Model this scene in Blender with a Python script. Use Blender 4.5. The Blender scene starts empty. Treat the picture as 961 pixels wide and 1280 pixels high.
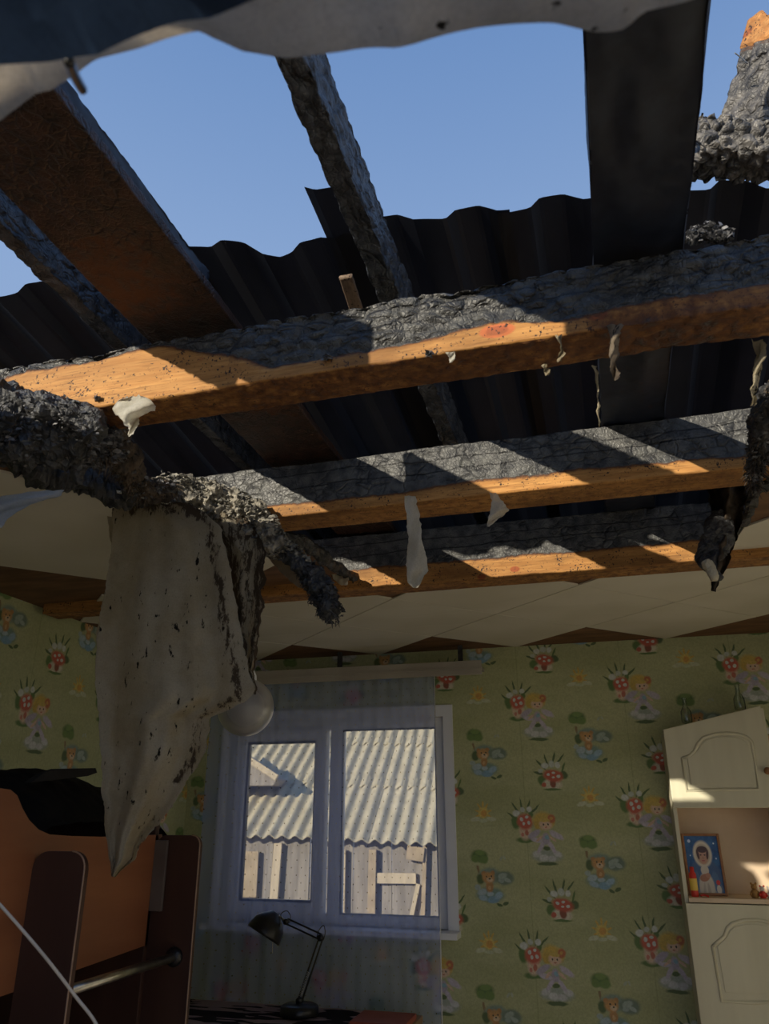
import bpy, bmesh, math, random
from mathutils import Vector, Matrix, noise
random.seed(7)
SC = bpy.context.scene
COL = SC.collection
PI = math.pi

# ---------------------------------------------------------------- camera
F_PX, PITCH, YAW = 962.0, math.radians(21.5), math.radians(15.8)
CAM = Vector((0.0, 0.0, 1.65))
FW = Vector((-math.sin(YAW)*math.cos(PITCH), math.cos(YAW)*math.cos(PITCH), math.sin(PITCH)))
RT = Vector((math.cos(YAW), math.sin(YAW), 0.0))
UP = RT.cross(FW)
cd = bpy.data.cameras.new('camera'); cam = bpy.data.objects.new('camera', cd); COL.objects.link(cam)
M3 = Matrix((RT, UP, -FW)).transposed()
cam.matrix_world = Matrix.Translation(CAM) @ M3.to_4x4()
cd.sensor_fit = 'VERTICAL'; cd.sensor_height = 36.0; cd.sensor_width = 27.03
cd.lens = 36.0*F_PX/1280.0
cd.clip_start = 0.02
cd.dof.use_dof = True; cd.dof.focus_distance = 3.0; cd.dof.aperture_fstop = 9.0
SC.camera = cam

# ---------------------------------------------------------------- world, sun, exposure
SUN_DIR = Vector((0.544, 1.0, -0.37)).normalized()
w = bpy.data.worlds.new('sky'); SC.world = w; w.use_nodes = True
nt = w.node_tree; nt.nodes.clear()
wo = nt.nodes.new('ShaderNodeOutputWorld'); bg = nt.nodes.new('ShaderNodeBackground')
tc = nt.nodes.new('ShaderNodeTexCoord'); sp = nt.nodes.new('ShaderNodeSeparateXYZ'); rp = nt.nodes.new('ShaderNodeValToRGB')
nt.links.new(tc.outputs['Generated'], sp.inputs[0]); nt.links.new(sp.outputs['Z'], rp.inputs[0])
nt.links.new(rp.outputs[0], bg.inputs[0]); nt.links.new(bg.outputs[0], wo.inputs[0])
cr = rp.color_ramp
cr.elements[0].position = 0.0; cr.elements[0].color = (0.42, 0.50, 0.66, 1)
cr.elements[1].position = 1.0; cr.elements[1].color = (0.12, 0.23, 0.50, 1)
e = cr.elements.new(0.60); e.color = (0.27, 0.41, 0.68, 1)
e = cr.elements.new(0.82); e.color = (0.15, 0.28, 0.56, 1)
bg.inputs[1].default_value = 0.95
sd = bpy.data.lights.new('sun', 'SUN'); sun = bpy.data.objects.new('sun', sd); COL.objects.link(sun)
sun.rotation_euler = SUN_DIR.to_track_quat('-Z', 'Y').to_euler()
sd.energy = 5.5; sd.angle = math.radians(0.5); sd.color = (1.0, 0.90, 0.72)
SC.cycles.diffuse_bounces = 8; SC.cycles.max_bounces = 16; SC.cycles.transparent_max_bounces = 16
SC.view_settings.view_transform = 'Standard'; SC.view_settings.look = 'None'
SC.view_settings.exposure = 0.0; SC.view_settings.gamma = 1.0; SC.view_settings.use_curve_mapping = False

# ---------------------------------------------------------------- point helpers
def ray(px, py): return FW + RT*((px-480.5)/F_PX) - UP*((py-640)/F_PX)
def atY(px, py, y): d = ray(px, py); return CAM + d*(y/d.y)
def atZ(px, py, z): d = ray(px, py); return CAM + d*((z-CAM.z)/d.z)
def atX(px, py, x): d = ray(px, py); return CAM + d*(x/d.x)
def atD(px, py, dist): return CAM + ray(px, py).normalized()*dist

# ---------------------------------------------------------------- object helpers
def link_mesh(name, me, m=None, parent=None):
    o = bpy.data.objects.new(name, me); COL.objects.link(o)
    if m: me.materials.append(m)
    if parent: o.parent = parent
    return o
def obj(name, bm, m=None, parent=None, smooth=False):
    me = bpy.data.meshes.new(name); bmesh.ops.recalc_face_normals(bm, faces=bm.faces); bm.to_mesh(me); bm.free()
    if smooth: me.polygons.foreach_set('use_smooth', [True]*len(me.polygons))
    return link_mesh(name, me, m, parent)
def thing(name, label, cat, loc=(0, 0, 0), rotz=0, group=None):
    o = bpy.data.objects.new(name, None); COL.objects.link(o); o.empty_display_size = .1
    o.location = loc; o.rotation_euler = (0, 0, rotz)
    return tag(o, label, cat, group)
def tag(o, label, cat, group=None, kind=None):
    o['label'] = label; o['category'] = cat
    if group: o['group'] = group
    if kind: o['kind'] = kind
    return o
def struct(o): o['kind'] = 'structure'; return o
def box(bm, x0, x1, y0, y1, z0, z1, bev=0.0, M=None):
    vs = [bm.verts.new((x, y, z)) for x in (x0, x1) for y in (y0, y1) for z in (z0, z1)]
    fs = [bm.faces.new([vs[i] for i in q]) for q in ((0,1,3,2),(4,6,7,5),(0,4,5,1),(2,3,7,6),(0,2,6,4),(1,5,7,3))]
    if M: bmesh.ops.transform(bm, matrix=M, verts=vs)
    if bev > 0:
        es = list({e for f in fs for e in f.edges})
        bmesh.ops.bevel(bm, geom=es, offset=bev, segments=2, profile=.6, affect='EDGES')
    return bm
def nb(): return bmesh.new()
def BX(*a, **k): return box(nb(), *a, **k)
def prism(bm, pts, ext, bev=0.0):
    """pts: list of Vectors (planar), ext: Vector"""
    a = [bm.verts.new(p) for p in pts]; b = [bm.verts.new(Vector(p)+ext) for p in pts]
    fs = [bm.faces.new(a), bm.faces.new(b[::-1])]; n = len(a)
    for i in range(n): fs.append(bm.faces.new((a[i], b[i], b[(i+1) % n], a[(i+1) % n])))
    if bev > 0:
        bmesh.ops.bevel(bm, geom=list({e for f in fs[:2] for e in f.edges}), offset=bev, segments=2, profile=.6, affect='EDGES')
    return bm
def tube(bm, pts, r, seg=10, cap=True):
    pts = [Vector(p) for p in pts]; n = len(pts); rings = []
    up = Vector((0.13, 0.21, 0.97))
    for i, p in enumerate(pts):
        t = (pts[min(i+1, n-1)]-pts[max(i-1, 0)]).normalized()
        a = t.cross(up)
        if a.length < .05: a = t.cross(Vector((1, .1, 0)))
        a.normalize(); b = t.cross(a); rr = r[i] if isinstance(r, (list, tuple)) else r
        rings.append([bm.verts.new(p+(a*math.cos(2*PI*k/seg)+b*math.sin(2*PI*k/seg))*rr) for k in range(seg)])
    for i in range(n-1):
        for k in range(seg):
            bm.faces.new((rings[i][k], rings[i][(k+1) % seg], rings[i+1][(k+1) % seg], rings[i+1][k]))
    if cap: bm.faces.new(rings[0][::-1]); bm.faces.new(rings[-1])
    return bm
def lathe(bm, prof, seg=24, M=None):
    """prof (r,z) list"""
    rings = []; vs = []
    for r, z in prof:
        if r < 1e-5: rings.append([bm.verts.new((0, 0, z))])
        else: rings.append([bm.verts.new((r*math.cos(2*PI*k/seg), r*math.sin(2*PI*k/seg), z)) for k in range(seg)])
        vs += rings[-1]
    for A, B in zip(rings, rings[1:]):
        for k in range(seg):
            q = [A[k % len(A)], A[(k+1) % len(A)], B[(k+1) % len(B)], B[k % len(B)]]
            u = []; [u.append(x) for x in q if x not in u]
            if len(u) > 2: bm.faces.new(u)
    if M: bmesh.ops.transform(bm, matrix=M, verts=vs)
    return bm
def smooth_path(pts, n=6):
    out = []; P = [Vector(p) for p in pts]
    for i in range(len(P)-1):
        a = P[max(i-1, 0)]; b = P[i]; c = P[i+1]; d = P[min(i+2, len(P)-1)]
        for k in range(n):
            t = k/n
            out.append(0.5*((2*b)+(c-a)*t+(2*a-5*b+4*c-d)*t*t+(3*b-a-3*c+d)*t**3))
    out.append(P[-1]); return out
def lerp_table(tab, v):
    if v <= tab[0][0]: return tab[0][1]
    for (a, b), (c, d) in zip(tab, tab[1:]):
        if v <= c: return b+(d-b)*(v-a)/(c-a)
    return tab[-1][1]

# ---------------------------------------------------------------- material helpers
class NT:
    def __init__(s, name):
        s.m = bpy.data.materials.new(name); s.m.use_nodes = True; s.t = s.m.node_tree; s.t.nodes.clear()
        s.out = s.t.nodes.new('ShaderNodeOutputMaterial'); s.bs = s.t.nodes.new('ShaderNodeBsdfPrincipled')
        s.L(s.bs.outputs[0], s.out.inputs[0]); s.co = s.t.nodes.new('ShaderNodeTexCoord')
    def N(s, t): return s.t.nodes.new('ShaderNode'+t)
    def L(s, a, b): s.t.links.new(a, b)
    def math(s, op, a, b=None, c=None):
        n = s.N('Math'); n.operation = op
        for i, v in enumerate((a, b, c)):
            if v is None: continue
            if isinstance(v, (int, float)): n.inputs[i].default_value = v
            else: s.L(v, n.inputs[i])
        return n.outputs[0]
    def mix(s, f, a, b):
        n = s.N('Mix'); n.data_type = 'RGBA'
        for i, v in ((0, f), (6, a), (7, b)):
            if isinstance(v, (int, float)): n.inputs[i].default_value = v
            elif isinstance(v, (tuple, list)): n.inputs[i].default_value = (*v[:3], 1)
            else: s.L(v, n.inputs[i])
        return n.outputs[2]
    def mapping(s, vec, loc=(0,0,0), rot=(0,0,0), sc=(1,1,1), typ='POINT'):
        n = s.N('Mapping'); n.vector_type = typ; s.L(vec, n.inputs[0])
        n.inputs[1].default_value = loc; n.inputs[2].default_value = rot; n.inputs[3].default_value = sc
        return n.outputs[0]
    def noise(s, vec, sc, det=4, rough=.55, dist=0):
        n = s.N('TexNoise'); s.L(vec, n.inputs['Vector']); n.inputs['Scale'].default_value = sc
        n.inputs['Detail'].default_value = det; n.inputs['Roughness'].default_value = rough; n.inputs['Distortion'].default_value = dist
        return n.outputs[0]
    def voro(s, vec, sc, feat='DISTANCE_TO_EDGE', rnd=1):
        n = s.N('TexVoronoi'); n.feature = feat; s.L(vec, n.inputs['Vector']); n.inputs['Scale'].default_value = sc
        n.inputs['Randomness'].default_value = rnd
        return n.outputs['Distance']
    def ramp(s, f, stops):
        n = s.N('ValToRGB'); s.L(f, n.inputs[0]); c = n.color_ramp
        while len(c.elements) < len(stops): c.elements.new(.5)
        for e, (p, col) in zip(c.elements, stops):
            e.position = p; e.color = (*col, 1) if isinstance(col, (tuple, list)) else (col, col, col, 1)
        return n.outputs[0]
    def rng(s, v, a, b, c=0., d=1., sm=True):
        n = s.N('MapRange'); n.interpolation_type = 'SMOOTHSTEP' if sm else 'LINEAR'; s.L(v, n.inputs[0])
        for i, q in enumerate((a, b, c, d)): n.inputs[i+1].default_value = q
        return n.outputs[0]
    def bump(s, h, st=.3, dist=.01):
        n = s.N('Bump'); s.L(h, n.inputs['Height']); n.inputs['Strength'].default_value = st; n.inputs['Distance'].default_value = dist
        s.L(n.outputs[0], s.bs.inputs['Normal']); return n
    def col(s, c):
        if isinstance(c, (tuple, list)): s.bs.inputs['Base Color'].default_value = (*c[:3], 1)
        else: s.L(c, s.bs.inputs['Base Color'])
    def set(s, **k):
        for a, v in k.items():
            i = s.bs.inputs[a.replace('_', ' ').title() if a != 'ior' else 'IOR']
            if isinstance(v, (int, float)): i.default_value = v
            else: s.L(v, i)
def mat_noise(name, c1, c2, sc=20, rough=.7, bump=.2, stretch=(1,1,1), metal=0, det=5, bd=.004, extra=None):
    n = NT(name); v = n.mapping(n.co.outputs['Object'], sc=stretch)
    f = n.noise(v, sc, det); n.col(n.mix(n.rng(f, .3, .7), c1, c2)); n.set(roughness=rough, metallic=metal)
    if bump: n.bump(f, bump, bd)
    return n.m

def fiber_mat(name, c1, c2, spots=True, transl=.3, alpha=None):
    n = NT(name); v = n.co.outputs['Object']
    f = n.noise(v, 9, 5); g = n.noise(v, 260, 3); c = n.mix(n.rng(f, .3, .7), c1, c2)
    c = n.mix(n.rng(g, .35, .75, 0, .25), c, tuple(x*.5 for x in c1))
    if spots:
        a = n.noise(n.mapping(v, sc=(1, 1, .45)), 55, 4, .6); b = n.noise(v, 7, 2)
        m = n.rng(n.math('ADD', a, n.math('MULTIPLY', b, .35)), .82, .87)
        c = n.mix(m, c, (.02, .017, .014))
        a2 = n.noise(n.mapping(v, sc=(1, 1, .5)), 24, 5, .7)
        c = n.mix(n.rng(a2, .66, .72, 0, .85), c, (.03, .022, .017))
        ba = n.N('Attribute'); ba.attribute_name = 'burn'
        bz = n.math('ADD', n.noise(n.mapping(v, sc=(1, 1, .3)), 60, 6, .75), n.math('MULTIPLY', ba.outputs['Fac'], .34))
        c = n.mix(n.rng(bz, .66, .74, 0, .9), c, (.035, .025, .018)); c = n.mix(n.math('MULTIPLY', ba.outputs['Fac'], .35), c, (.20, .12, .06))
    n.col(c); n.set(roughness=.9)
    n.bump(n.math('ADD', f, n.math('MULTIPLY', g, .15)), .5, .01)
    if transl:
        t = n.N('BsdfTranslucent'); ms = n.N('MixShader'); ms.inputs[0].default_value = transl
        n.L(c, t.inputs[0]); n.L(n.bs.outputs[0], ms.inputs[1]); n.L(t.outputs[0], ms.inputs[2]); n.L(ms.outputs[0], n.out.inputs[0])
    return n.m

def beam_mat(name, axis, woodc=((.42, .185, .045), (.60, .305, .09)), charc=((.022, .022, .024), (.075, .075, .072)), cell=34, knots=True, edge=.5, crk=1.0, cst=(.6, 1, 1.25), kn=None):
    """wood with a charred part; where it is charred, or painted darker for shade, comes from the point attribute 'char' of the mesh"""
    n = NT(name); v = n.co.outputs['Object']
    st = (.07, 1, 1) if axis == 'x' else (1, .07, 1)
    sv = n.mapping(v, sc=st)
    gr = n.noise(sv, 90, 5, .6, .3); gr2 = n.noise(sv, 14, 3)
    wood = n.mix(n.rng(gr, .3, .7), woodc[0], woodc[1]); wood = n.mix(n.rng(gr2, .35, .7, 0, .6), wood, tuple(x*.6 for x in woodc[0])); wood = n.mix(n.rng(n.noise(sv, 210, 3), .5, .7, 0, .55), wood, tuple(x*.4 for x in woodc[0]))
    if knots:
        k = n.voro(n.mapping(v, sc=(1, 1, 1.6)), 4.3, 'F1')
        wood = n.mix(n.rng(k, .07, .1, 1, 0), wood, (.30, .075, .02))
        wood = n.mix(n.rng(k, .03, .05, 1, 0), wood, (.12, .035, .012))
    if kn:
        kv = n.mapping(v, loc=kn[0], sc=(kn[1], 1, kn[2]), typ='TEXTURE'); ks = n.N('SeparateXYZ'); n.L(kv, ks.inputs[0])
        kd = n.math('SQRT', n.math('ADD', n.math('MULTIPLY', ks.outputs['X'], ks.outputs['X']), n.math('MULTIPLY', ks.outputs['Z'], ks.outputs['Z'])))
        wood = n.mix(n.rng(kd, .9, 1.15, 1, 0), wood, (.50, .13, .04)); wood = n.mix(n.rng(kd, .55, .75, 1, 0), wood, (.36, .085, .03))
    at = n.N('Attribute'); at.attribute_name = 'char'; ch = at.outputs['Fac']
    fine = n.noise(v, 38, 5, .65)
    soot = n.noise(v, 160, 3); sc2 = n.noise(v, 22, 4)
    wood = n.mix(n.rng(n.noise(n.mapping(v, sc=(.3, 1, 1) if axis == 'x' else (1, .3, 1)), 9, 5, .7), .42, .68, 0, .75), wood, tuple(x*.38 for x in woodc[0]))
    wood = n.mix(n.rng(n.math('ADD', soot, n.math('MULTIPLY', sc2, .5)), .86, .93), wood, (.03, .015, .01))
    d = n.math('ADD', ch, n.math('MULTIPLY', n.math('SUBTRACT', fine, .5), .35))
    wn = n.N('TexNoise'); n.L(v, wn.inputs['Vector']); wn.inputs['Scale'].default_value = 16; wn.inputs['Detail'].default_value = 3
    wq = n.N('VectorMath'); wq.operation = 'MULTIPLY_ADD'; n.L(wn.outputs['Color'], wq.inputs[0]); wq.inputs[1].default_value = (.05, .05, .05); n.L(v, wq.inputs[2])
    crack = n.voro(n.mapping(wq.outputs[0], sc=cst if axis == 'x' else (cst[1], cst[0], cst[2])), cell)
    crack = n.math('ADD', crack, n.rng(n.noise(v, 13, 2), .42, .62, 0, .14))
    c2 = n.voro(v, cell*3.1)
    cc = n.mix(n.rng(n.noise(v, 30, 5), .3, .7), charc[0], charc[1])
    cc = n.mix(n.rng(crack, 0, .07, .85*crk, 0), cc, (.006, .006, .008))
    if axis == 'x':
        sx_ = n.N('SeparateXYZ'); n.L(v, sx_.inputs[0]); wob = n.noise(n.mapping(v, sc=(1, 0, 0)), 3.5, 4)
        for zc_, tilt_ in ((2.600, .012), (2.632, -.006)):
            dd_ = n.math('ABSOLUTE', n.math('SUBTRACT', sx_.outputs['Z'], n.math('ADD', n.math('ADD', n.math('MULTIPLY', wob, .05), zc_-.025), n.math('MULTIPLY', sx_.outputs['X'], tilt_))))
            cc = n.mix(n.rng(dd_, .0012, .003, .9, 0), cc, (.005, .005, .006))
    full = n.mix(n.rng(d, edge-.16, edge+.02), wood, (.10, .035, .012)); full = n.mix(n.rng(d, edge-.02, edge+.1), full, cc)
    n.col(full)
    cm = n.rng(d, edge-.02, edge+.1)
    n.set(roughness=n.rng(cm, 0, 1, .75, .48))
    try: n.bs.inputs['Specular IOR Level'].default_value = .45
    except Exception: pass
    h1 = n.math('MULTIPLY', n.rng(crack, 0, .16), cm); h2 = n.math('MULTIPLY', n.rng(c2, 0, .2, 0, .25), cm)
    n.bump(n.math('ADD', n.math('ADD', h1, h2), n.math('MULTIPLY', gr, .25)), .7*crk, .006)
    return n.m

MAT = {}
MAT['char'] = mat_noise('charred_crust', (.012, .012, .014), (.06, .06, .062), 26, .55, .9, bd=.02)
MAT['char_brown'] = mat_noise('charred_brown', (.02, .014, .01), (.10, .07, .045), 22, .7, .8, bd=.015)
MAT['ash'] = mat_noise('ash_debris', (.035, .032, .03), (.36, .33, .27), 34, .85, .9, bd=.02)
MAT['flake'] = mat_noise('char_flakes', (.03, .03, .03), (.32, .30, .25), 60, .7, .4)
MAT['flake_blue'] = mat_noise('char_flakes_dark', (.02, .02, .024), (.17, .17, .18), 60, .5, .4)
MAT['fluff'] = fiber_mat('insulation_fluff', (.42, .36, .24), (.62, .56, .42), True, .3)
MAT['cloth'] = fiber_mat('vapour_barrier_fabric', (.50, .44, .32), (.60, .56, .46), True, .35)
MAT['rag'] = fiber_mat('scorched_fabric', (.42, .35, .25), (.20, .15, .12), True, .25)
MAT['strip'] = fiber_mat('fabric_strip', (.70, .67, .58), (.88, .87, .82), False, .45)
MAT['plastic'] = fiber_mat('white_blue_plastic', (.60, .68, .80), (.75, .80, .88), False, .5)
MAT['fore'] = fiber_mat('torn_membrane', (.50, .44, .36), (.62, .56, .48), True, .4)
MAT['navy'] = fiber_mat('dark_blue_film', (.04, .07, .14), (.05, .09, .18), False, .5)
MAT['white_pvc'] = mat_noise('white_plastic', (.74, .76, .80), (.80, .82, .85), 5, .35, .02)
MAT['tile'] = None
MAT['osb'] = mat_noise('bare_ceiling_board', (.11, .05, .020), (.20, .10, .042), 20, .75, .3, stretch=(.25, 1, 1))
MAT['floor'] = mat_noise('laminate_floor', (.50, .42, .32), (.60, .50, .40), 12, .5, .1, stretch=(1, .1, 1))
MAT['plaster'] = mat_noise('plain_plaster', (.70, .70, .64), (.76, .75, .70), 8, .9, .1)
MAT['black'] = mat_noise('black_enamel', (.008, .008, .009), (.015, .015, .016), 5, .3, .02)
MAT['steel'] = mat_noise('brushed_steel', (.45, .43, .38), (.6, .58, .52), 30, .28, .05, metal=1)
MAT['bed'] = mat_noise('orange_brown_laminate', (.20, .070, .030), (.27, .10, .042), 8, .45, .05, stretch=(1, .15, 1))
MAT['bed_dark'] = mat_noise('dark_brown_laminate', (.040, .015, .010), (.060, .024, .015), 8, .6, .05, stretch=(1, 1, .15))
MAT['edge_band'] = mat_noise('pale_edge_band', (.26, .16, .11), (.34, .22, .15), 20, .45, 0)
MAT['blanket'] = mat_noise('black_burnt_blanket', (.004, .004, .005), (.010, .009, .009), 14, .95, .6, bd=.01)
MAT['cable'] = mat_noise('grey_white_cable', (.42, .39, .36), (.5, .47, .44), 20, .5, 0)
MAT['cream'] = mat_noise('cream_painted_mdf', (.60, .57, .42), (.68, .65, .49), 9, .45, .05, stretch=(1, 1, .1))
MAT['cream_in'] = mat_noise('beige_cabinet_inside', (.62, .48, .34), (.70, .56, .41), 6, .6, .05)
MAT['frame_wood'] = mat_noise('brown_picture_frame', (.25, .11, .04), (.34, .16, .06), 40, .45, .1)
MAT['red'] = mat_noise('red_plastic', (.62, .03, .02), (.72, .05, .03), 10, .35, 0)
MAT['yellow'] = mat_noise('yellow_print', (.75, .5, .08), (.8, .6, .12), 10, .4, 0)
MAT['toy_brown'] = mat_noise('brown_figurine', (.30, .15, .04), (.45, .24, .07), 90, .6, .2)
MAT['toy_white'] = mat_noise('white_figurine', (.75, .7, .66), (.8, .76, .7), 60, .5, .1)
MAT['desk'] = mat_noise('desk_top', (.30, .18, .10), (.36, .22, .12), 9, .5, .05, stretch=(.1, 1, 1))
MAT['redbook'] = mat_noise('red_brown_cover', (.30, .06, .03), (.38, .09, .05), 9, .5, .05)
MAT['soil'] = mat_noise('yard_ground', (.16, .13, .08), (.27, .22, .13), 3, .95, .4)
MAT['plank'] = mat_noise('weathered_grey_board', (.20, .18, .155), (.32, .29, .25), 16, .85, .3, stretch=(1, 1, .12))
MAT['ply'] = mat_noise('weathered_plywood', (.32, .25, .16), (.44, .35, .23), 9, .8, .2)
MAT['pale_post'] = mat_noise('pale_new_timber', (.44, .37, .26), (.56, .47, .33), 14, .75, .2, stretch=(1, 1, .1))
MAT['rust'] = mat_noise('sooty_metal', (.012, .015, .024), (.032, .034, .044), 7, .45, .15, stretch=(1, .3, 1), metal=0)

n = NT('asbestos_slate'); v = n.co.outputs['Object']
f = n.noise(v, 5, 6, .65); g = n.noise(n.mapping(v, sc=(1, .2, 1)), 25, 4)
c = n.mix(n.rng(f, .3, .7), (.43, .38, .26), (.57, .51, .36)); c = n.mix(n.rng(g, .4, .75, 0, .4), c, (.24, .22, .16))
n.col(c); n.set(roughness=.95); n.bump(f, .4, .01); MAT['slate'] = n.m

n = NT('embossed_ceiling_tile'); v = n.co.outputs['Object']
s1 = n.noise(v, 3.2, 1, .4); wv = n.N('TexWave'); wv.wave_type = 'RINGS'; n.L(v, wv.inputs[0]); wv.inputs['Scale'].default_value = 1.6
wv.inputs['Distortion'].default_value = 6; wv.inputs['Detail'].default_value = 1.5
h = n.rng(wv.outputs['Fac'], .86, .97)
n.col(n.mix(n.rng(s1, .3, .7), (.60, .56, .45), (.66, .62, .52))); n.set(roughness=.75); n.bump(h, .5, .002); MAT['tile'] = n.m

# print materials made from many small ellipses in a plane (wallpaper, portrait)
def add_ellipses(n, vec, base, ells, soft=.12):
    c = base
    for (x, y, rx, ry, rot, colr) in ells:
        q = n.N('VectorMath'); q.operation = 'MULTIPLY_ADD'; n.L(c, q.inputs[0]); q.inputs[1].default_value = (1e-7,)*3; n.L(vec, q.inputs[2])
        mv = n.mapping(q.outputs[0], loc=(x, y, 0), rot=(0, 0, math.radians(rot)), sc=(rx, ry, 1), typ='TEXTURE')
        ln = n.N('VectorMath'); ln.operation = 'LENGTH'; n.L(mv, ln.inputs[0])
        k = n.rng(ln.outputs['Value'], 1-soft, 1+soft, 1, 0, False)
        c = n.mix(k, c, colr)
    return c
U = 1/838.0
def wall_ellipses():
    G1, G2, G3 = (.10, .20, .05), (.16, .28, .07), (.07, .13, .045)
    GB, BL, WH = (.24, .34, .30), (.22, .42, .62), (.72, .76, .74)
    L = []
    def cl(cx, cy, items):
        for it in items:
            x, y, rx, ry, rot, c = it
            yy = cy+y
            if yy > 47: yy -= 490
            L.append(((cx+x)*U, yy*U, rx*U, ry*U, rot, c))
    # bear among blue flowers under a tree
    cl(0, 0, [(-45, 38, 5, 22, 10, (.30, .2, .1)), (-38, 84, 34, 23, 0, G1), (-20, 70, 20, 15, 0, G2), (-55, 72, 16, 14, 0, G2), (-35, 96, 20, 10, 0, (.2, .33, .09)),
              (2, 10, 44, 30, 0, GB), (-38, -5, 16, 20, 0, G3), (62, 2, 38, 26, 0, (.17, .25, .21)), (55, 8, 20, 11, 20, (.40, .50, .46)), (74, -6, 14, 8, -20, (.42, .52, .50)), (48, -8, 12, 8, 0, (.36, .46, .44)),
              (0, -62, 56, 28, 0, (.20, .33, .30)), (-32, -52, 20, 12, 15, (.45, .58, .66)), (-28, -74, 18, 10, -15, (.36, .52, .66)), (12, -80, 24, 13, 0, BL), (36, -64, 18, 12, 30, (.36, .55, .72)),
              (2, -58, 14, 9, 0, (.48, .62, .72)), (62, -92, 13, 6, 25, G3), (38, -98, 12, 5, -20, G3), (-50, -36, 12, 10, 0, (.42, .52, .52)),
              (-23, 17, 9, 9, 0, (.52, .25, .09)), (15, 19, 9, 9, 0, (.52, .25, .09)), (0, -32, 15, 20, 0, (.55, .27, .10)), (-4, 2, 25, 22, 0, (.66, .34, .12)), (2, -6, 13, 9, 0, (.80, .60, .40)),
              (2, -2, 4, 3, 0, (.06, .03, .02)), (-10, 6, 3, 3.5, 0, (.04, .02, .02)), (9, 7, 3, 3.5, 0, (.04, .02, .02)), (0, -36, 6, 8, 0, (.72, .45, .22))])
    # butterfly
    cl(62, 76, [(-8, 0, 10, 5, 50, (.45, .52, .42)), (6, 2, 9, 4, 110, (.50, .56, .46))])
    # sun with little clouds
    cl(-14, -240, [(a_[0], a_[1], 14, 4, a_[2], (.72, .48, .10)) for a_ in ((-24, 8, -20), (24, 8, 20), (-15, 27, -60), (15, 27, 60), (0, 34, 90), (-20, -8, 20), (22, -8, -20))] +
              [(0, 2, 22, 21, 0, (.80, .62, .16)), (2, 0, 13, 13, 0, (.75, .38, .08)), (-34, -24, 20, 9, 10, (.64, .68, .50)), (34, -22, 20, 9, -10, (.64, .68, .50)), (0, -29, 18, 7, 0, (.60, .66, .46))])
    # toadstool house under snowdrops
    cl(285, -100, [(-42, 52, 4, 30, 40, G3), (-20, 70, 4, 28, 15, G3), (12, 74, 4, 30, -12, G3), (40, 76, 4, 26, -38, G3), (50, 40, 4, 22, -20, G1), (-55, 20, 5, 22, 70, G3), (50, 10, 18, 16, 0, G3), (-42, -10, 18, 20, 0, G1),
              (-26, 48, 14, 12, 0, WH), (2, 55, 13, 14, 0, (.62, .68, .64)), (28, 50, 11, 12, 0, WH), (-46, 28, 11, 8, 0, (.56, .62, .58)),
              (0, -26, 38, 22, 0, (.76, .70, .58)), (-34, -28, 10, 9, 0, (.60, .10, .07)), (3, -22, 13, 19, 0, (.30, .06, .04)), (6, 8, 40, 24, -10, (.62, .09, .06)),
              (-14, 14, 7, 5, 0, WH), (8, 20, 7, 5, 0, WH), (26, 4, 8, 6, 0, WH), (4, 2, 6, 4, 0, WH), (0, -47, 36, 5, 0, G1)])
    # spotted toadstool
    cl(160, -285, [(-48, 30, 4, 30, 50, G3), (-34, 62, 4, 30, 32, G3), (-12, 74, 4, 30, 8, G3), (18, 72, 4, 28, -16, G3), (44, 60, 4, 28, -48, G3), (-40, 10, 16, 26, 10, G1), (26, 40, 10, 14, 0, G1),
              (-34, 44, 15, 13, 0, WH), (22, 60, 11, 11, 0, WH), (-8, 58, 11, 10, 0, (.60, .66, .62)), (0, -58, 38, 11, 0, G1), (0, -26, 25, 32, 0, (.78, .60, .46)), (6, -30, 8, 12, 0, (.60, .16, .12)), (-12, -38, 6, 8, 0, (.70, .24, .2)),
              (0, 12, 32, 30, 0, (.66, .10, .07)), (-13, 22, 7, 8, 0, WH), (8, 30, 7, 6, 0, WH), (15, 8, 7, 8, 0, WH), (-6, 4, 6, 7, 0, WH)])
    # fairy
    LI, LI2 = (.62, .56, .70), (.50, .44, .60)
    cl(242, -278, [(-46, -42, 30, 12, 30, LI2), (44, -46, 30, 12, -30, LI), (-38, -66, 26, 9, -10, LI), (0, -125, 62, 24, 0, (.40, .46, .42)), (-40, -118, 18, 12, 20, (.66, .68, .70)), (-14, -132, 18, 12, 0, (.70, .72, .74)), (20, -134, 18, 11, 0, (.62, .64, .68)), (44, -116, 18, 12, -20, (.66, .68, .72)),
              (0, -154, 40, 7, 0, G3), (-22, -92, 26, 9, 55, LI), (22, -92, 26, 9, -55, LI), (0, -60, 15, 22, 0, LI2), (4, -55, 9, 8, 0, (.28, .50, .66)), (0, -96, 14, 8, 0, G3),
              (-26, -60, 18, 5, 40, (.78, .54, .42)), (26, -60, 18, 5, -40, (.78, .54, .42)),
              (-10, 10, 38, 33, 0, (.72, .50, .10)), (-30, -4, 15, 18, 0, (.66, .44, .08)), (20, 8, 20, 26, 0, (.70, .48, .10)), (3, -6, 25, 21, 0, (.82, .58, .44)), (29, 17, 15, 17, 0, (.60, .16, .07)), (28, 18, 6, 6, 0, (.75, .40, .1)),
              (-6, -6, 3, 4, 0, (.05, .04, .05)), (12, -6, 3, 4, 0, (.05, .04, .05)), (3, -17, 5, 2, 0, (.6, .15, .12)), (2, 10, 20, 7, 0, (.74, .52, .12))])
    return L
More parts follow.
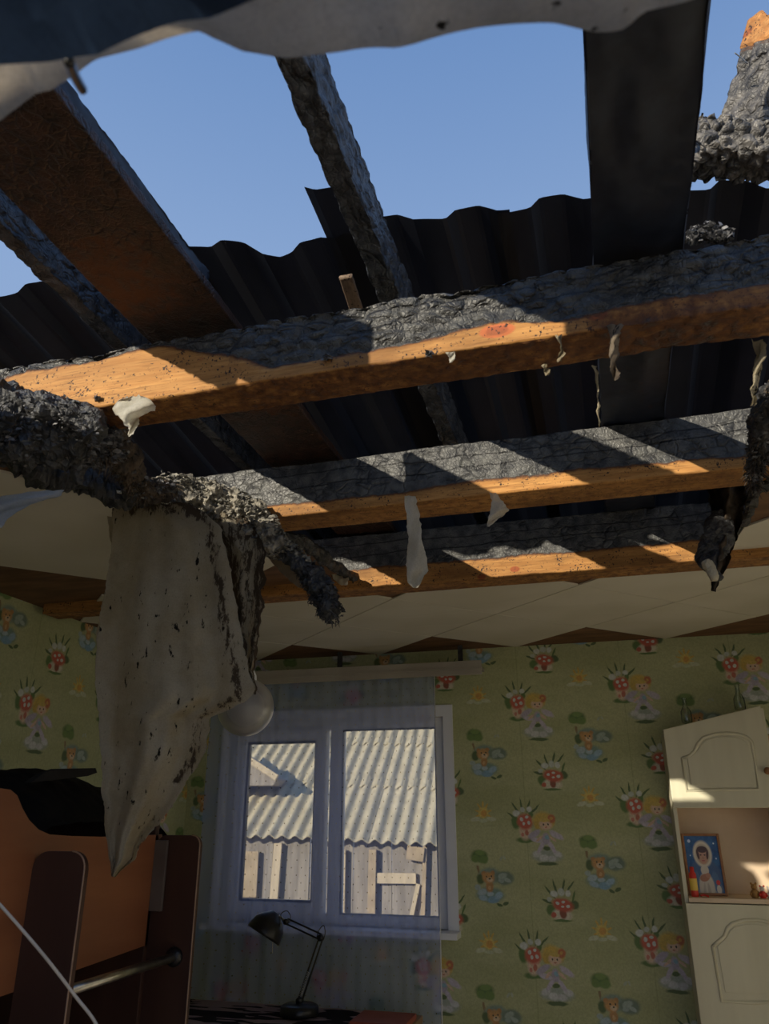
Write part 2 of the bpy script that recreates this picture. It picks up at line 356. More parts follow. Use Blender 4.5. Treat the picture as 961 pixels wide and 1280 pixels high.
def wallpaper(name, axis, x0, z0):
    n = NT(name); v = n.co.outputs['Object']; s = n.N('SeparateXYZ'); n.L(v, s.inputs[0])
    P, VP, SH = 447*U, 490*U, .072
    nz = n.noise(v, 22, 2); nz2 = n.noise(n.mapping(v, loc=(3, 5, 7)), 22, 2)
    hx = s.outputs['X'] if axis == 'x' else s.outputs['Y']
    uu = n.math('DIVIDE', n.math('SUBTRACT', hx, x0-85*U), P); i = n.math('FLOOR', uu)
    u = n.math('ADD', n.math('MULTIPLY', n.math('FRACT', uu), P), -85*U)
    u = n.math('ADD', u, n.math('MULTIPLY', n.math('SUBTRACT', nz, .5), .014))
    vv = n.math('SUBTRACT', s.outputs['Z'], n.math('ADD', n.math('MULTIPLY', i, SH), z0-443*U))
    q = n.math('ADD', n.math('MULTIPLY', n.math('FRACT', n.math('DIVIDE', vv, VP)), VP), -443*U)
    q = n.math('ADD', q, n.math('MULTIPLY', n.math('SUBTRACT', nz2, .5), .014))
    cb = n.N('CombineXYZ'); n.L(u, cb.inputs[0]); n.L(q, cb.inputs[1])
    big = n.noise(n.mapping(v, sc=(.35, .35, 1)), 5, 4)
    base = n.mix(n.rng(big, .3, .7), (.43, .455, .225), (.54, .565, .315))
    seam = n.math('ABSOLUTE', n.math('SUBTRACT', n.math('FRACT', uu), .56))
    base = n.mix(n.rng(seam, .002, .006, .35, 0), base, (.2, .24, .1))
    c = add_ellipses(n, cb.outputs[0], base, wall_ellipses(), .2)
    fine = n.noise(v, 130, 3)
    c = n.mix(.10, c, (.42, .44, .24)); c = n.mix(n.rng(fine, .3, .7, 0, .25), c, (.14, .16, .09))
    n.col(c); n.set(roughness=.6); n.bump(n.noise(v, 200, 2), .08, .001)
    return n.m
MAT['paper_back'] = wallpaper('flowery_wallpaper_back', 'x', -.645, 1.945)
MAT['paper_left'] = wallpaper('flowery_wallpaper_left', 'y', 2.58, 1.83)

# tulle
n = NT('dotted_tulle'); v = n.co.outputs['UV']
dm = n.mapping(v, sc=(1, 1, 1)); sp_ = n.N('SeparateXYZ'); n.L(dm, sp_.inputs[0])
def dots(ox, oy):
    a = n.math('SUBTRACT', n.math('FRACT', n.math('ADD', n.math('DIVIDE', sp_.outputs[0], .07), ox)), .5)
    b = n.math('SUBTRACT', n.math('FRACT', n.math('ADD', n.math('DIVIDE', sp_.outputs[1], .07), oy)), .5)
    return n.rng(n.math('SQRT', n.math('ADD', n.math('MULTIPLY', a, a), n.math('MULTIPLY', b, b))), .04, .065, 1, 0)
dd = n.math('MAXIMUM', dots(0, 0), dots(.5, .5))
cl_ = n.mix(dd, (.42, .52, .92), (.06, .06, .08))
d1 = n.N('BsdfDiffuse'); d2 = n.N('BsdfTranslucent'); m1 = n.N('MixShader'); m1.inputs[0].default_value = .45
n.L(cl_, d1.inputs[0]); n.L(cl_, d2.inputs[0]); n.L(d1.outputs[0], m1.inputs[1]); n.L(d2.outputs[0], m1.inputs[2])
tr = n.N('BsdfTransparent'); m2 = n.N('MixShader'); tr.inputs[0].default_value = (1, 1, 1, 1)
n.L(n.math('ADD', n.math("MULTIPLY", dd, .34), .38), m2.inputs[0]); n.L(tr.outputs[0], m2.inputs[1]); n.L(m1.outputs[0], m2.inputs[2]); n.L(m2.outputs[0], n.out.inputs[0])
MAT['tulle'] = n.m
def glass(name, tint=(1, 1, 1), refl=.08):
    n = NT(name); tr = n.N('BsdfTransparent'); tr.inputs[0].default_value = (*tint, 1); gl = n.N('BsdfGlossy'); gl.inputs['Roughness'].default_value = .03
    lw = n.N('LayerWeight'); lw.inputs[0].default_value = .2
    m = n.N('MixShader'); n.L(n.math('ADD', n.math('MULTIPLY', lw.outputs['Fresnel'], .8), refl*.3), m.inputs[0]); n.L(tr.outputs[0], m.inputs[1]); n.L(gl.outputs[0], m.inputs[2]); n.L(m.outputs[0], n.out.inputs[0])
    return n.m
MAT['pane'] = glass('window_glass'); MAT['bottle'] = glass('clear_bottle_glass', (.75, .82, .78), .3)
n = NT('frosted_globe'); n.col((.34, .34, .36)); n.set(roughness=.3, transmission_weight=.25); MAT['globe'] = n.m
n = NT('portrait_print'); v = n.co.outputs['Object']
bb = n.noise(v, 30, 4)
base = n.mix(n.rng(bb, .3, .7), (.02, .07, .22), (.05, .16, .38))
EL = [(0, -.085, .058, .060, 0, (.34, .36, .40)), (-.030, -.030, .030, .050, -28, (.07, .13, .27)), (.030, -.030, .030, .050, 28, (.07, .13, .27)), (-.040, -.065, .014, .040, -8, (.10, .18, .34)), (.040, -.065, .014, .040, 8, (.10, .18, .34)),
      (0, -.080, .030, .050, 0, (.60, .56, .48)), (.008, -.10, .006, .035, 4, (.46, .42, .36)), (-.012, -.10, .005, .035, -6, (.48, .44, .38)),
      (0, .036, .037, .047, 0, (.70, .64, .52)), (0, .034, .029, .038, 0, (.52, .44, .34)), (0, .028, .021, .028, 0, (.52, .30, .20)), (0, .052, .021, .012, 0, (.09, .045, .03)), (-.019, .034, .005, .018, 8, (.10, .05, .035)), (.019, .034, .005, .018, -8, (.10, .05, .035)),
      (-.008, .032, .004, .0022, 0, (.04, .025, .02)), (.008, .032, .004, .0022, 0, (.04, .025, .02)), (0, .022, .003, .005, 0, (.42, .23, .15)), (0, .012, .007, .0022, 0, (.42, .12, .1)),
      (0, -.022, .016, .018, 0, (.62, .57, .48)), (-.004, -.048, .020, .013, 15, (.42, .20, .12)), (.010, -.040, .010, .009, 0, (.50, .26, .17)),
      (.046, -.088, .009, .016, 0, (.7, .66, .6)), (.046, -.064, .008, .009, 0, (.6, .05, .04)), (-.048, .082, .006, .006, 0, (.55, .65, .85)), (.050, .074, .003, .003, 0, (.7, .8, .9)), (.052, .02, .003, .003, 0, (.6, .7, .9)), (-.05, .03, .0025, .0025, 0, (.6, .7, .9))]
sx = n.N('SeparateXYZ'); n.L(n.mapping(v, sc=(.95, 1, .86)), sx.inputs[0]); cb = n.N('CombineXYZ'); n.L(sx.outputs['X'], cb.inputs[0]); n.L(sx.outputs['Z'], cb.inputs[1])
n.col(add_ellipses(n, cb.outputs[0], base, EL, .1)); n.set(roughness=.2); MAT['portrait'] = n.m
MAT['rail'] = mat_noise('dull_rail_plastic', (.34, .31, .27), (.40, .37, .32), 5, .5, .02)
n = NT('black_white_streaked_cloth'); v = n.co.outputs['Object']
zz = n.noise(n.mapping(v, sc=(.45, 1.6, 1)), 7, 2, .4, 1.2); n.col(n.mix(n.rng(zz, .49, .51), (.55, .42, .44), (.02, .015, .02))); n.set(roughness=.9); MAT['zebra'] = n.m

# ================================================================ SETTING
XL, XR, YB, YN = -2.35, 1.15, 4.18, -1.6
ZC = 2.5
def roof_z(y): return 3.03-.14*(y-1.45)
struct(obj('floor', BX(XL, XR, YN, YB, -.1, 0), MAT['floor']))
# back wall with the window opening
WX0, WX1, WZ0, WZ1 = -2.10, -.855, 1.125, 2.145
bm = nb()
for (a, b, c, d) in ((XL-.2, WX0, 0, 2.63), (WX1, XR+.2, 0, 2.63), (WX0, WX1, 0, WZ0), (WX0, WX1, WZ1, 2.63)): box(bm, a, b, YB, YB+.16, c, d)
struct(obj('wall_back', bm, MAT['paper_back']))
struct(obj('wall_left', BX(XL-.2, XL, YN-.2, YB, 0, 2.62), MAT['paper_left']))
struct(obj('wall_right', BX(XR, XR+.2, YN-.2, YB, 0, 2.62), MAT['plaster']))
bm = nb(); FILL_WIN = ((-2.1, -.65), (-.35, 1.0)); FZ0, FZ1 = .45, 2.30  # openings for the added fill-light windows
for a_, b_ in ((XL, -2.1), (-.65, -.35), (1.0, XR)): box(bm, a_, b_, YN-.2, YN, FZ0, FZ1)
box(bm, XL, XR, YN-.2, YN, 0, FZ0); box(bm, XL, XR, YN-.2, YN, FZ1, 2.62)
struct(obj('wall_front', bm, MAT['plaster']))
# ceiling board with the burnt-out hole
hole = [(-1.40, 1.25), (-1.46, 1.36), (-1.40, 1.50), (-1.34, 1.66), (-1.22, 1.80), (-1.14, 1.98), (-.95, 2.22), (-.91, 2.60), (-.88, 2.85), (-.55, 2.85), (-.2, 2.80), (.15, 2.84),
        (.42, 2.74), (.47, 2.45), (.47, 2.20), (.62, 1.85), (.85, 1.2), (.95, .5), (.93, .05), (.4, -.42), (-.3, -.45), (-.9, -.35), (-1.08, .3), (-1.12, .95)]
fill_hole = [(-1.25, -.95), (-.2, -.85), (.9, -.9), (.95, -1.5), (-.2, -1.45), (-1.2, -1.5)]  # second opening added behind the viewer to brighten the room
def jag(poly, amp, sub):
    out = []
    for i, (x, y) in enumerate(poly):
        x2, y2 = poly[(i+1) % len(poly)]
        for k in range(sub):
            t = k/sub; px_, py_ = x+(x2-x)*t, y+(y2-y)*t
            nn = noise.noise_vector(Vector((px_*9, py_*9, 1.3)))+.6*noise.noise_vector(Vector((px_*31, py_*31, 2.3)))
            out.append((px_+nn.x*amp, py_+nn.y*amp))
    return out
holej = jag(hole, .022, 6); fill_holej = jag(fill_hole, .022, 6)
def ring_plate(outer, inners, z0, z1):
    from mathutils.geometry import tessellate_polygon
    pts = [Vector((x, y, 0)) for x, y in outer]; ins = [[Vector((x, y, 0)) for x, y in q] for q in inners]
    tri = tessellate_polygon([pts]+ins); allp = pts+[p for q in ins for p in q]; bm = nb()
    spans = [(0, len(pts))]
    for q in ins: spans.append((spans[-1][1], spans[-1][1]+len(q)))
    lo = [bm.verts.new((p.x, p.y, z0)) for p in allp]; hi = [bm.verts.new((p.x, p.y, z1)) for p in allp]
    for t in tri: bm.faces.new([lo[i] for i in t]); bm.faces.new([hi[i] for i in t[::-1]])
    for a, b in spans:
        m = b-a
        for i in range(m):
            j = a+i; k = a+(i+1) % m; bm.faces.new((lo[j], lo[k], hi[k], hi[j]))
    return bm
ceil = struct(obj('ceiling', ring_plate([(XL, YN), (XR, YN), (XR, YB), (XL, YB)], [holej, fill_holej], ZC, ZC+.02), MAT['osb']))
def inpoly(x, y, P):
    c = False; j = len(P)-1
    for i in range(len(P)):
        if (P[i][1] > y) != (P[j][1] > y) and x < (P[j][0]-P[i][0])*(y-P[i][1])/(P[j][1]-P[i][1])+P[i][0]: c = not c
        j = i
    return c
def tile_mesh(hd):
    bm = nb(); prism(bm, [Vector((0, -hd, 0)), Vector((hd, 0, 0)), Vector((0, hd, 0)), Vector((-hd, 0, 0))], Vector((0, 0, -.008)), .003)
    me = bpy.data.meshes.new('ceiling_tile'); bmesh.ops.recalc_face_normals(bm, faces=bm.faces); bm.to_mesh(me); bm.free(); me.materials.append(MAT['tile']); return me
HD = .38; TM = tile_mesh(HD-.0035)
def place_tile(cx, cy):
    o = bpy.data.objects.new('ceiling_tile', TM); COL.objects.link(o); o.parent = ceil; o.location = (cx, cy, ZC-.0005)
def clip_tile(pts, keep):
    '''a tile broken off along a straight line: keep(x, y) >= 0 stays'''
    out = []
    for (a, b) in zip(pts, pts[1:]+pts[:1]):
        ka, kb = keep(*a), keep(*b)
        if ka >= 0: out.append(a)
        if ka*kb < 0: t = ka/(ka-kb); out.append((a[0]+(b[0]-a[0])*t, a[1]+(b[1]-a[1])*t))
    bm = nb(); prism(bm, [Vector((x, y, ZC-.0005)) for x, y in out], Vector((0, 0, -.008)), .002)
    obj('ceiling_tile', bm, MAT['tile'], ceil)
dia = lambda cx, cy, h=HD-.0035: [(cx, cy-h), (cx+h, cy), (cx, cy+h), (cx-h, cy)]
for cx, cy in ((-1.20, 3.02), (-.44, 3.02), (.32, 3.02)): clip_tile(dia(cx, cy), lambda x, y: y-2.855)
clip_tile(dia(.70, 2.64), lambda x, y: x-.46+(y-2.6)*.1)
# big unbroken piece left of the fabric, its far rim on the 45 degree lattice
clip_tile([(-2.34, 1.52), (-1.48, 1.50), (-1.40, 1.62), (-1.22, 1.74), (-1.12, 1.90), (-1.10, 2.45), (-1.50, 2.76), (-2.34, 1.92)], lambda x, y: 1)
skip = {(-.44, 3.02), (-1.20, 3.02), (.32, 3.02), (.70, 2.64), (-.06, 2.64)}
for m in range(0, 16):
    cy = 3.78-.38*m
    for i in range(-4, 4):
        cx = -.44+.76*i+(.38 if m % 2 else 0)
        cy2 = cy
        if (round(cx, 2), round(cy, 2)) in skip or (cx < -.9 and 1.3 < cy < 2.9): continue
        cor = [(cx+HD*.8*a, cy2+HD*.8*b) for a, b in ((0, 0), (1, 0), (-1, 0), (0, 1), (0, -1), (.5, .5), (-.5, .5), (.5, -.5), (-.5, -.5))]
        if any(inpoly(x, y, hole) or inpoly(x, y, fill_hole) for x, y in cor): continue
        if cx-HD < XL or cx+HD > XR+.05 or cy2-HD < YN: continue
        place_tile(cx, cy2)

# ---------------------------------------------------------------- beams
def ring_pts(w, h, step, r):
    """rounded rectangle outline centred at 0: list of (u, v, nu, nv)"""
    P = []
    def seg(x0, y0, x1, y1, nx, ny):
        n = max(1, int(math.hypot(x1-x0, y1-y0)/step))
        for i in range(n): t = (i+.5)/n; P.append((x0+(x1-x0)*t, y0+(y1-y0)*t, nx, ny))
    def arc(cx, cy, a0):
        for k in (0, .5, 1): a = a0+k*PI/2; P.append((cx+r*math.cos(a), cy+r*math.sin(a), math.cos(a), math.sin(a)))
    a, b = w/2, h/2
    seg(a, -b+r, a, b-r, 1, 0); arc(a-r, b-r, 0); seg(a-r, b, -a+r, b, 0, 1); arc(-a+r, b-r, PI/2)
    seg(-a, b-r, -a, -b+r, -1, 0); arc(-a+r, -b+r, PI); seg(-a+r, -b, a-r, -b, 0, -1); arc(a-r, -b+r, 1.5*PI)
    return P
def beam(name, p0, p1, w, h, m, step=.008, char_shade_fn=lambda p, s: 1.0, amp=.006, cell=.03, stretch=1.5, edge_rough=.004, r=.006, seed=0, parent=None, upv=Vector((0, 0, 1)), round_=0, endj=.0):
    p0 = Vector(p0); p1 = Vector(p1); ax = (p1-p0); L = ax.length; ax.normalize()
    side = ax.cross(upv).normalized(); up = side.cross(ax)
    P = ring_pts(w, h, step, r); n = int(L/step); nr = len(P)
    verts = []; char_shades = []; faces = []
    for i in range(n+1):
        s = i/n
        for (u, v, nu, nv) in P:
            ej = endj*(noise.noise(Vector((u*25+seed, v*25, 3.1)))) if (i == 0 or i == n) else 0
            base = p0+ax*(L*s)+side*u+up*v; nn = side*nu+up*nv
            q = Vector((ax.dot(base)/stretch, side.dot(base), up.dot(base)))/cell+Vector((seed*7.1, 0, 0))
            c = char_shade_fn(base, s)
            d, _ = noise.voronoi(q, distance_metric='DISTANCE', exponent=2.5)
            e = min(1.0, (d[1]-d[0])/.28)
            blob = noise.noise(Vector((ax.dot(base)*7, side.dot(base)*20, up.dot(base)*20+seed)))
            f2 = noise.noise(base*70)
            cc = max(0., min(1., (c-.4)*5))
            disp = cc*(amp*(e-1)+amp*.25*f2+edge_rough*blob-edge_rough*.5)+(1-cc)*.0007*f2
            verts.append(base+nn*disp+ax*ej); char_shades.append(c)
    for i in range(n):
        for k in range(nr):
            a = i*nr+k; b = i*nr+(k+1) % nr; faces.append((a, b, b+nr, a+nr))
    for i, sgn in ((0, 1), (n, -1)):
        cidx = len(verts); verts.append(p0+ax*(L*i/n)+ax*(.01*sgn*(1 if endj else 0))); char_shades.append(char_shade_fn(p0+ax*(L*i/n), i/n))
        for k in range(nr):
            a = i*nr+k; b = i*nr+(k+1) % nr; faces.append((cidx, b, a) if sgn > 0 else (cidx, a, b))
    me = bpy.data.meshes.new(name); me.from_pydata([tuple(v) for v in verts], [], faces); me.update()
    at = me.attributes.new('char', 'FLOAT', 'POINT'); at.data.foreach_set('value', char_shades)  # holds real charring plus the shade painted on the joists
    bm = bmesh.new(); bm.from_mesh(me); bmesh.ops.recalc_face_normals(bm, faces=bm.faces); bm.to_mesh(me); bm.free()
    me.polygons.foreach_set('use_smooth', [True]*len(me.polygons))
    return link_mesh(name, me, m, parent)
BMX = beam_mat('charred_joist_wood', 'x', cell=30, cst=(.55, 1, 1.2), kn=((-.135, 1.29, 2.537), .034, .016))
BMX2 = beam_mat('charred_joist_wood_far', 'x', cell=30, crk=.8, cst=(.7, 1, .9), charc=((.03, .031, .034), (.11, .11, .105)))
BMY = beam_mat('red_brown_scorched_board', 'y', woodc=((.07, .028, .014), (.12, .046, .022)), charc=((.02, .012, .010), (.055, .026, .018)), cell=34, knots=False, crk=.75, cst=(1.3, 1.2, .5))
BMR = beam_mat('soot_black_board', 'y', woodc=((.045, .024, .018), (.075, .04, .026)), charc=((.007, .011, .024), (.013, .019, .036)), cell=5, knots=False, crk=.15)
BMM = beam_mat('blue_black_scaled_board', 'y', charc=((.016, .02, .028), (.075, .085, .105)), cell=24)
BMC = beam_mat('grey_chunky_char', 'x', charc=((.04, .038, .036), (.17, .16, .15)), cell=22)

def c1(p, s):
    # charred upper part of the nearest joist, thin at its left end
    zt = lerp_table([(-1.6, 2.635), (-1.0, 2.632), (-.90, 2.64), (-.74, 2.595), (-.62, 2.538), (-.4, 2.535), (-.25, 2.548), (-.12, 2.562), (0, 2.538), (.3, 2.545), (.6, 2.555)], p.x)
    v = .5+(p.z-zt)*16+.12*noise.noise(p*9)
    if p.x < -1.25: v += (-1.25-p.x)*2.2
    k = noise.noise(Vector((p.x*3, 0, p.z*20)))
    if p.z < 2.503: v = max(v, .47)  # underside: shade painted in as a darker wood tone
    if p.x > -.02: v = max(v, min(.47, .34+p.x*1.6))  # unlit right stretch dulled, its shade put into the wood colour
    elif p.x > -.72 and p.x < -.3: v = max(v, .36)  # weaker painted shade on the unlit stretch further left
    return max(0, min(1, v+.08*k))
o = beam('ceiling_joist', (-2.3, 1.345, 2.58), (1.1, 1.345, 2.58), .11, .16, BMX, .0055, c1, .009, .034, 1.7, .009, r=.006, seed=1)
tag(o, 'nearest of the three burnt ceiling joists, black top half, orange wood below', 'beam', 'burnt ceiling joists')
def c2(p, s):
    zt = lerp_table([(-1.2, 2.545), (-.9, 2.540), (-.5, 2.535), (-.3, 2.55), (0, 2.545), (.3, 2.54), (.6, 2.53)], p.x)
    return max(0, min(1, max(.5+(p.z-zt)*18+.12*noise.noise(p*8), .40 if p.z < 2.503 else 0)))  # floor value below darkens the underside, painting its shade
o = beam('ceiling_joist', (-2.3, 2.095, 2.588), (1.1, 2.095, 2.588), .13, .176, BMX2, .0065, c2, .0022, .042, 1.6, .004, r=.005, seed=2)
tag(o, 'middle burnt ceiling joist with slanting bands of sunlight across it', 'beam', 'burnt ceiling joists')
def c3(p, s):
    return max(0, min(1, max(.5+(p.z-2.535)*18+.15*noise.noise(p*7), .42 if p.z < 2.461 else 0)))  # underside shade painted here too
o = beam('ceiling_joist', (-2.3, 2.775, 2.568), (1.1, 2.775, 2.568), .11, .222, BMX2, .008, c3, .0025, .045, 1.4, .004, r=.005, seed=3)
tag(o, 'farthest charred ceiling joist at the edge of the white tiles', 'beam', 'burnt ceiling joists')

def cA(p, s): return max(0, min(1, .62+.5*noise.noise(Vector((p.x*4, p.y*3, 5)))+.25*(2.0-p.y)*.3))
o = beam('rafter_board', (-.852, .47, 2.721), (-.852, 4.1, 2.690), .232, .028, BMY, .007, lambda p, s: .62+.3*noise.noise(p*3)+(.25 if p.y < 1.0 else 0), .0012, .02, 2.2, .003, r=.004, seed=4)
tag(o, 'wide scorched red-brown rafter board crossing the hole at the left', 'rafter', 'rafter boards over the hole')
o = beam('rafter_board', (-.392, .47, 2.872), (-.425, 4.1, 2.80), .058, .13, BMM, .0055, lambda p, s: 1.0, .006, .030, 2.2, .004, r=.006, seed=5)
tag(o, 'narrow upright rafter charred into blue-black scales, between the two wide boards', 'rafter', 'rafter boards over the hole')
o = beam('rafter_board', (.148, .47, 2.695), (.150, 4.1, 2.678), .178, .03, BMR, .008, lambda p, s: .95 if p.y < 1.5 else .62, .0006, .03, 1.6, .008, r=.004, seed=6)
tag(o, 'wide flat soot-black rafter board crossing the sky at the right', 'rafter', 'rafter boards over the hole')
o = beam('rafter_board', (-1.085, .6, 2.80), (-1.11, 4.1, 2.77), .045, .10, BMM, .009, lambda p, s: 1.0, .006, .035, 1.6, .004, r=.005, seed=7)
tag(o, 'blue-grey burnt rafter edge at the far left beside the wide red-brown board', 'rafter', 'rafter boards over the hole')

# upright board, then an unseen cross batten added to shade the nearest joist
o = beam('rafter_board', (-.857, .47, 2.826), (-.857, 1.38, 2.822), .035, .175, BMR, .009, lambda p, s: 1.0, .003, .03, 1.6, .005, r=.004, seed=17)
tag(o, 'dark upright board standing on top of the wide red-brown rafter board', 'rafter', 'rafter boards over the hole')
o = beam('shade_batten', (-.465, .43, 2.885), (.0, .43, 2.885), .045, .24, BMM, .012, lambda p, s: 1.0, .006, seed=41); tag(o, 'added burnt cross batten above the top of the view, shading the nearest joist', 'batten')
# small pale batten stub by the narrow rafter
a, b = atY(432, 345, 1.5), atY(448, 395, 1.62)
o = beam('batten_stub', a, b, .035, .012, beam_mat('batten_wood', 'y', woodc=((.22, .15, .10), (.30, .21, .14)), knots=False), .006, lambda p, s: .2, .002, r=.003, seed=8)
tag(o, 'short pale wooden batten stub leaning below the metal roof by the narrow rafter', 'batten')

# chunky charred purlin and post at the upper right
o = beam('charred_purlin', atY(866, 184, 1.50), atY(1010, 192, 1.55), .12, .125, BMC, .004, lambda p, s: 1.0, .017, .030, 1.0, .012, r=.02, seed=9, endj=.05)
tag(o, 'thick grey purlin stub burnt into crusty chunks right of the black board', 'beam')
def cP(p, s): return .0 if s > .80 else (.55 if s > .76 else 1.0)
o = beam('charred_post', atY(928, 190, 1.66), atY(975, 30, 1.56), .10, .13, beam_mat('post_wood', 'x', woodc=((.50, .20, .05), (.68, .34, .11)), charc=((.035, .034, .034), (.15, .14, .13)), cell=26), .0045, cP, .009, .04, 2.0, .006, r=.01, seed=10, endj=.03)
tag(o, 'leaning burnt post with an orange unburnt tip at the top right', 'post')
bm = nb(); tube(bm, smooth_path([atY(935, 80, 1.52), atY(926, 72, 1.51), atY(918, 66, 1.50)], 4), .0016, 6)
tag(obj('bent_nail', bm, MAT['steel'], None, True), 'thin bent nail sticking out of the leaning burnt post', 'nail')

# ---------------------------------------------------------------- metal roof, one part per sheet
roof = thing('metal_roof', 'sooty profiled metal roof sheets with a torn edge beyond the rafters', 'roof', (0, 0, 0)); struct(roof)
PITCHX = .205
def prof_z(x):
    t = ((x+.06)/PITCHX) % 1.0
    if t < .12: return .024*(t/.12)
    if t < .40: return .024
    if t < .62: return .024*(1-(t-.40)/.22)
    return 0.0
def sheet(x0, x1, ycut, ztw=0, seed=0, y1=4.42):
    xs = []
    x = x0
    while x < x1+1e-6: xs.append(x); x += PITCHX/20
    bm = nb(); rows = []
    N = 26
    for i in range(N+1):
        s = i/N; row = []
        for x in xs:
            yc = ycut(x); y = yc+(y1-yc)*(s**1.6)
            lift = .016*math.exp(-(y-yc)*7)*noise.noise(Vector((x*4, seed, 0)))*2
            row.append(bm.verts.new((x, y, roof_z(y)+prof_z(x)+ztw+lift)))
        rows.append(row)
    for A, B in zip(rows, rows[1:]):
        for k in range(len(xs)-1): bm.faces.new((A[k], A[k+1], B[k+1], B[k]))
    bmesh.ops.solidify(bm, geom=list(bm.faces), thickness=.0012)
    return obj('roof_sheet', bm, MAT['rust'], roof)
RIM = []
for px_, py_ in ((-200, 400), (0, 366), (60, 350), (222, 300), (300, 306), (350, 312), (380, 300), (410, 290), (500, 270), (600, 262), (700, 246), (800, 236), (900, 224), (961, 226), (1100, 205), (1300, 190)):
    p = atY(px_, py_, 1.5)
    for _ in range(8): p = atY(px_, py_, p.y); d = (roof_z(p.y)+.018)-p.z; p = atY(px_, py_, p.y+d/(ray(px_, py_).z/ray(px_, py_).y+.14)*1.0)
    RIM.append((p.x, p.y))
def cut(x): return lerp_table(RIM, x)+.010*noise.noise(Vector((x*9, 7, 0)))
x = -2.62; k = 0
while x < 1.35:
    sheet(x, x+PITCHX*4.25, cut, ztw=.0016*(k % 2), seed=k); x += PITCHX*4; k += 1
sheet(-.575, -.47, lambda x: 1.335+.012*((x+.5)*12), ztw=-.004, seed=31, y1=2.6)
# soot closes the attic: gable board on the far side
struct(obj('trim_1', BX(XL-.2, XR+.2, 4.34, 4.36, 2.50, 2.60), MAT['plank']))

# ================================================================ WINDOW, CURTAIN
win = thing('window_1', 'white plastic two-part window in the back wall', 'window', (0, 0, 0)); struct(win)
def PB(name, x0, x1, y0, y1, z0, z1, m, par, bev=.003): return obj(name, BX(x0, x1, y0, y1, z0, z1, bev=bev), m, par)
def frame_bm(x0, x1, z0, z1, wd, y0, y1, bev=.004):
    bm = nb()
    box(bm, x0, x0+wd, y0, y1, z0, z1, bev); box(bm, x1-wd, x1, y0, y1, z0, z1, bev)
    box(bm, x0+wd, x1-wd, y0, y1, z1-wd, z1, bev); box(bm, x0+wd, x1-wd, y0, y1, z0, z0+wd, bev)
    return bm
FY = YB+.02
obj('window_frame', frame_bm(WX0, WX1, WZ0, WZ1, .052, FY, FY+.07), MAT['white_pvc'], win)
PB('mullion', -1.50, -1.432, FY, FY+.07, WZ0+.05, WZ1-.05, MAT['white_pvc'], win)
sash = obj('sash', frame_bm(-2.062, -1.52, WZ0+.038, WZ1-.045, .062, FY-.018, FY+.05), MAT['white_pvc'], win)
obj('glazing_bead', frame_bm(-2.002, -1.578, 1.222, 2.040, .014, FY+.0, FY+.03, .002), MAT['black'], sash)
obj('glazing_bead', frame_bm(-1.436, -.902, 1.172, 2.095, .010, FY+.006, FY+.03, .002), MAT['black'], win)
obj('pane', BX(-2.0, -1.58, FY+.02, FY+.026, 1.225, 2.038), MAT['pane'], sash)
obj('pane', BX(-1.434, -.904, FY+.02, FY+.026, 1.175, 2.092), MAT['pane'], win)
h = obj('window_handle', BX(-1.555, -1.535, FY-.03, FY-.018, 1.58, 1.64, bev=.003), MAT['white_pvc'], sash)
PB('window_sill', WX0-.06, WX1+.06, YB-.10, FY, WZ0-.03, WZ0, MAT['white_pvc'], win, .006)
bm = nb()
box(bm, WX1-.002, WX1+.052, YB-.008, YB, WZ0-.03, WZ1+.06, .002); box(bm, WX0-.052, WX0+.002, YB-.008, YB, WZ0-.03, WZ1+.06, .002); box(bm, WX0, WX1, YB-.008, YB, WZ1-.002, WZ1+.06, .002)
obj('casing', bm, MAT['white_pvc'], win)

# two unseen windows added behind the viewer; low sun through them brightens the room
for k_, (a_, b_) in enumerate(FILL_WIN):
    w2 = thing('window_%d' % (k_+2), 'tall white window added behind the viewer for fill light, the one nearer the '+('bunk bed' if k_ == 0 else 'cabinet side'), 'window', (0, 0, 0)); struct(w2)
    obj('window_frame', frame_bm(a_, b_, FZ0, FZ1, .05, YN-.12, YN-.06), MAT['white_pvc'], w2)
    PB('mullion', (a_+b_)/2-.025, (a_+b_)/2+.025, YN-.12, YN-.06, FZ0+.05, FZ1-.05, MAT['white_pvc'], w2)
    for c_, d_ in ((a_+.05, (a_+b_)/2-.025), ((a_+b_)/2+.025, b_-.05)): obj('pane', BX(c_, d_, YN-.093, YN-.087, FZ0+.05, FZ1-.05), MAT['pane'], w2)
rail = thing('curtain_rail', 'long white ceiling curtain rail fascia above the window', 'curtain rail', (0, 0, 0))
ra = atY(602, 834, 3.98)
PB('fascia', -2.3, ra.x, 3.972, 3.982, ra.z-.037, ra.z+.037, MAT['rail'], rail, .003)
PB('groove_lip', -2.3, ra.x, 3.966, 3.973, ra.z-.008, ra.z+.002, MAT['rail'], rail, .001)
PB('track', -2.3, ra.x-.005, 3.982, 4.10, ra.z-.005, ra.z+.012, MAT['rail'], rail, .002)
for bx_ in (-2.1, -1.4, ra.x-.12):
    PB('bracket', bx_-.012, bx_+.012, 4.03, 4.05, ra.z+.012, ZC-.008, MAT['char'], rail, .001)

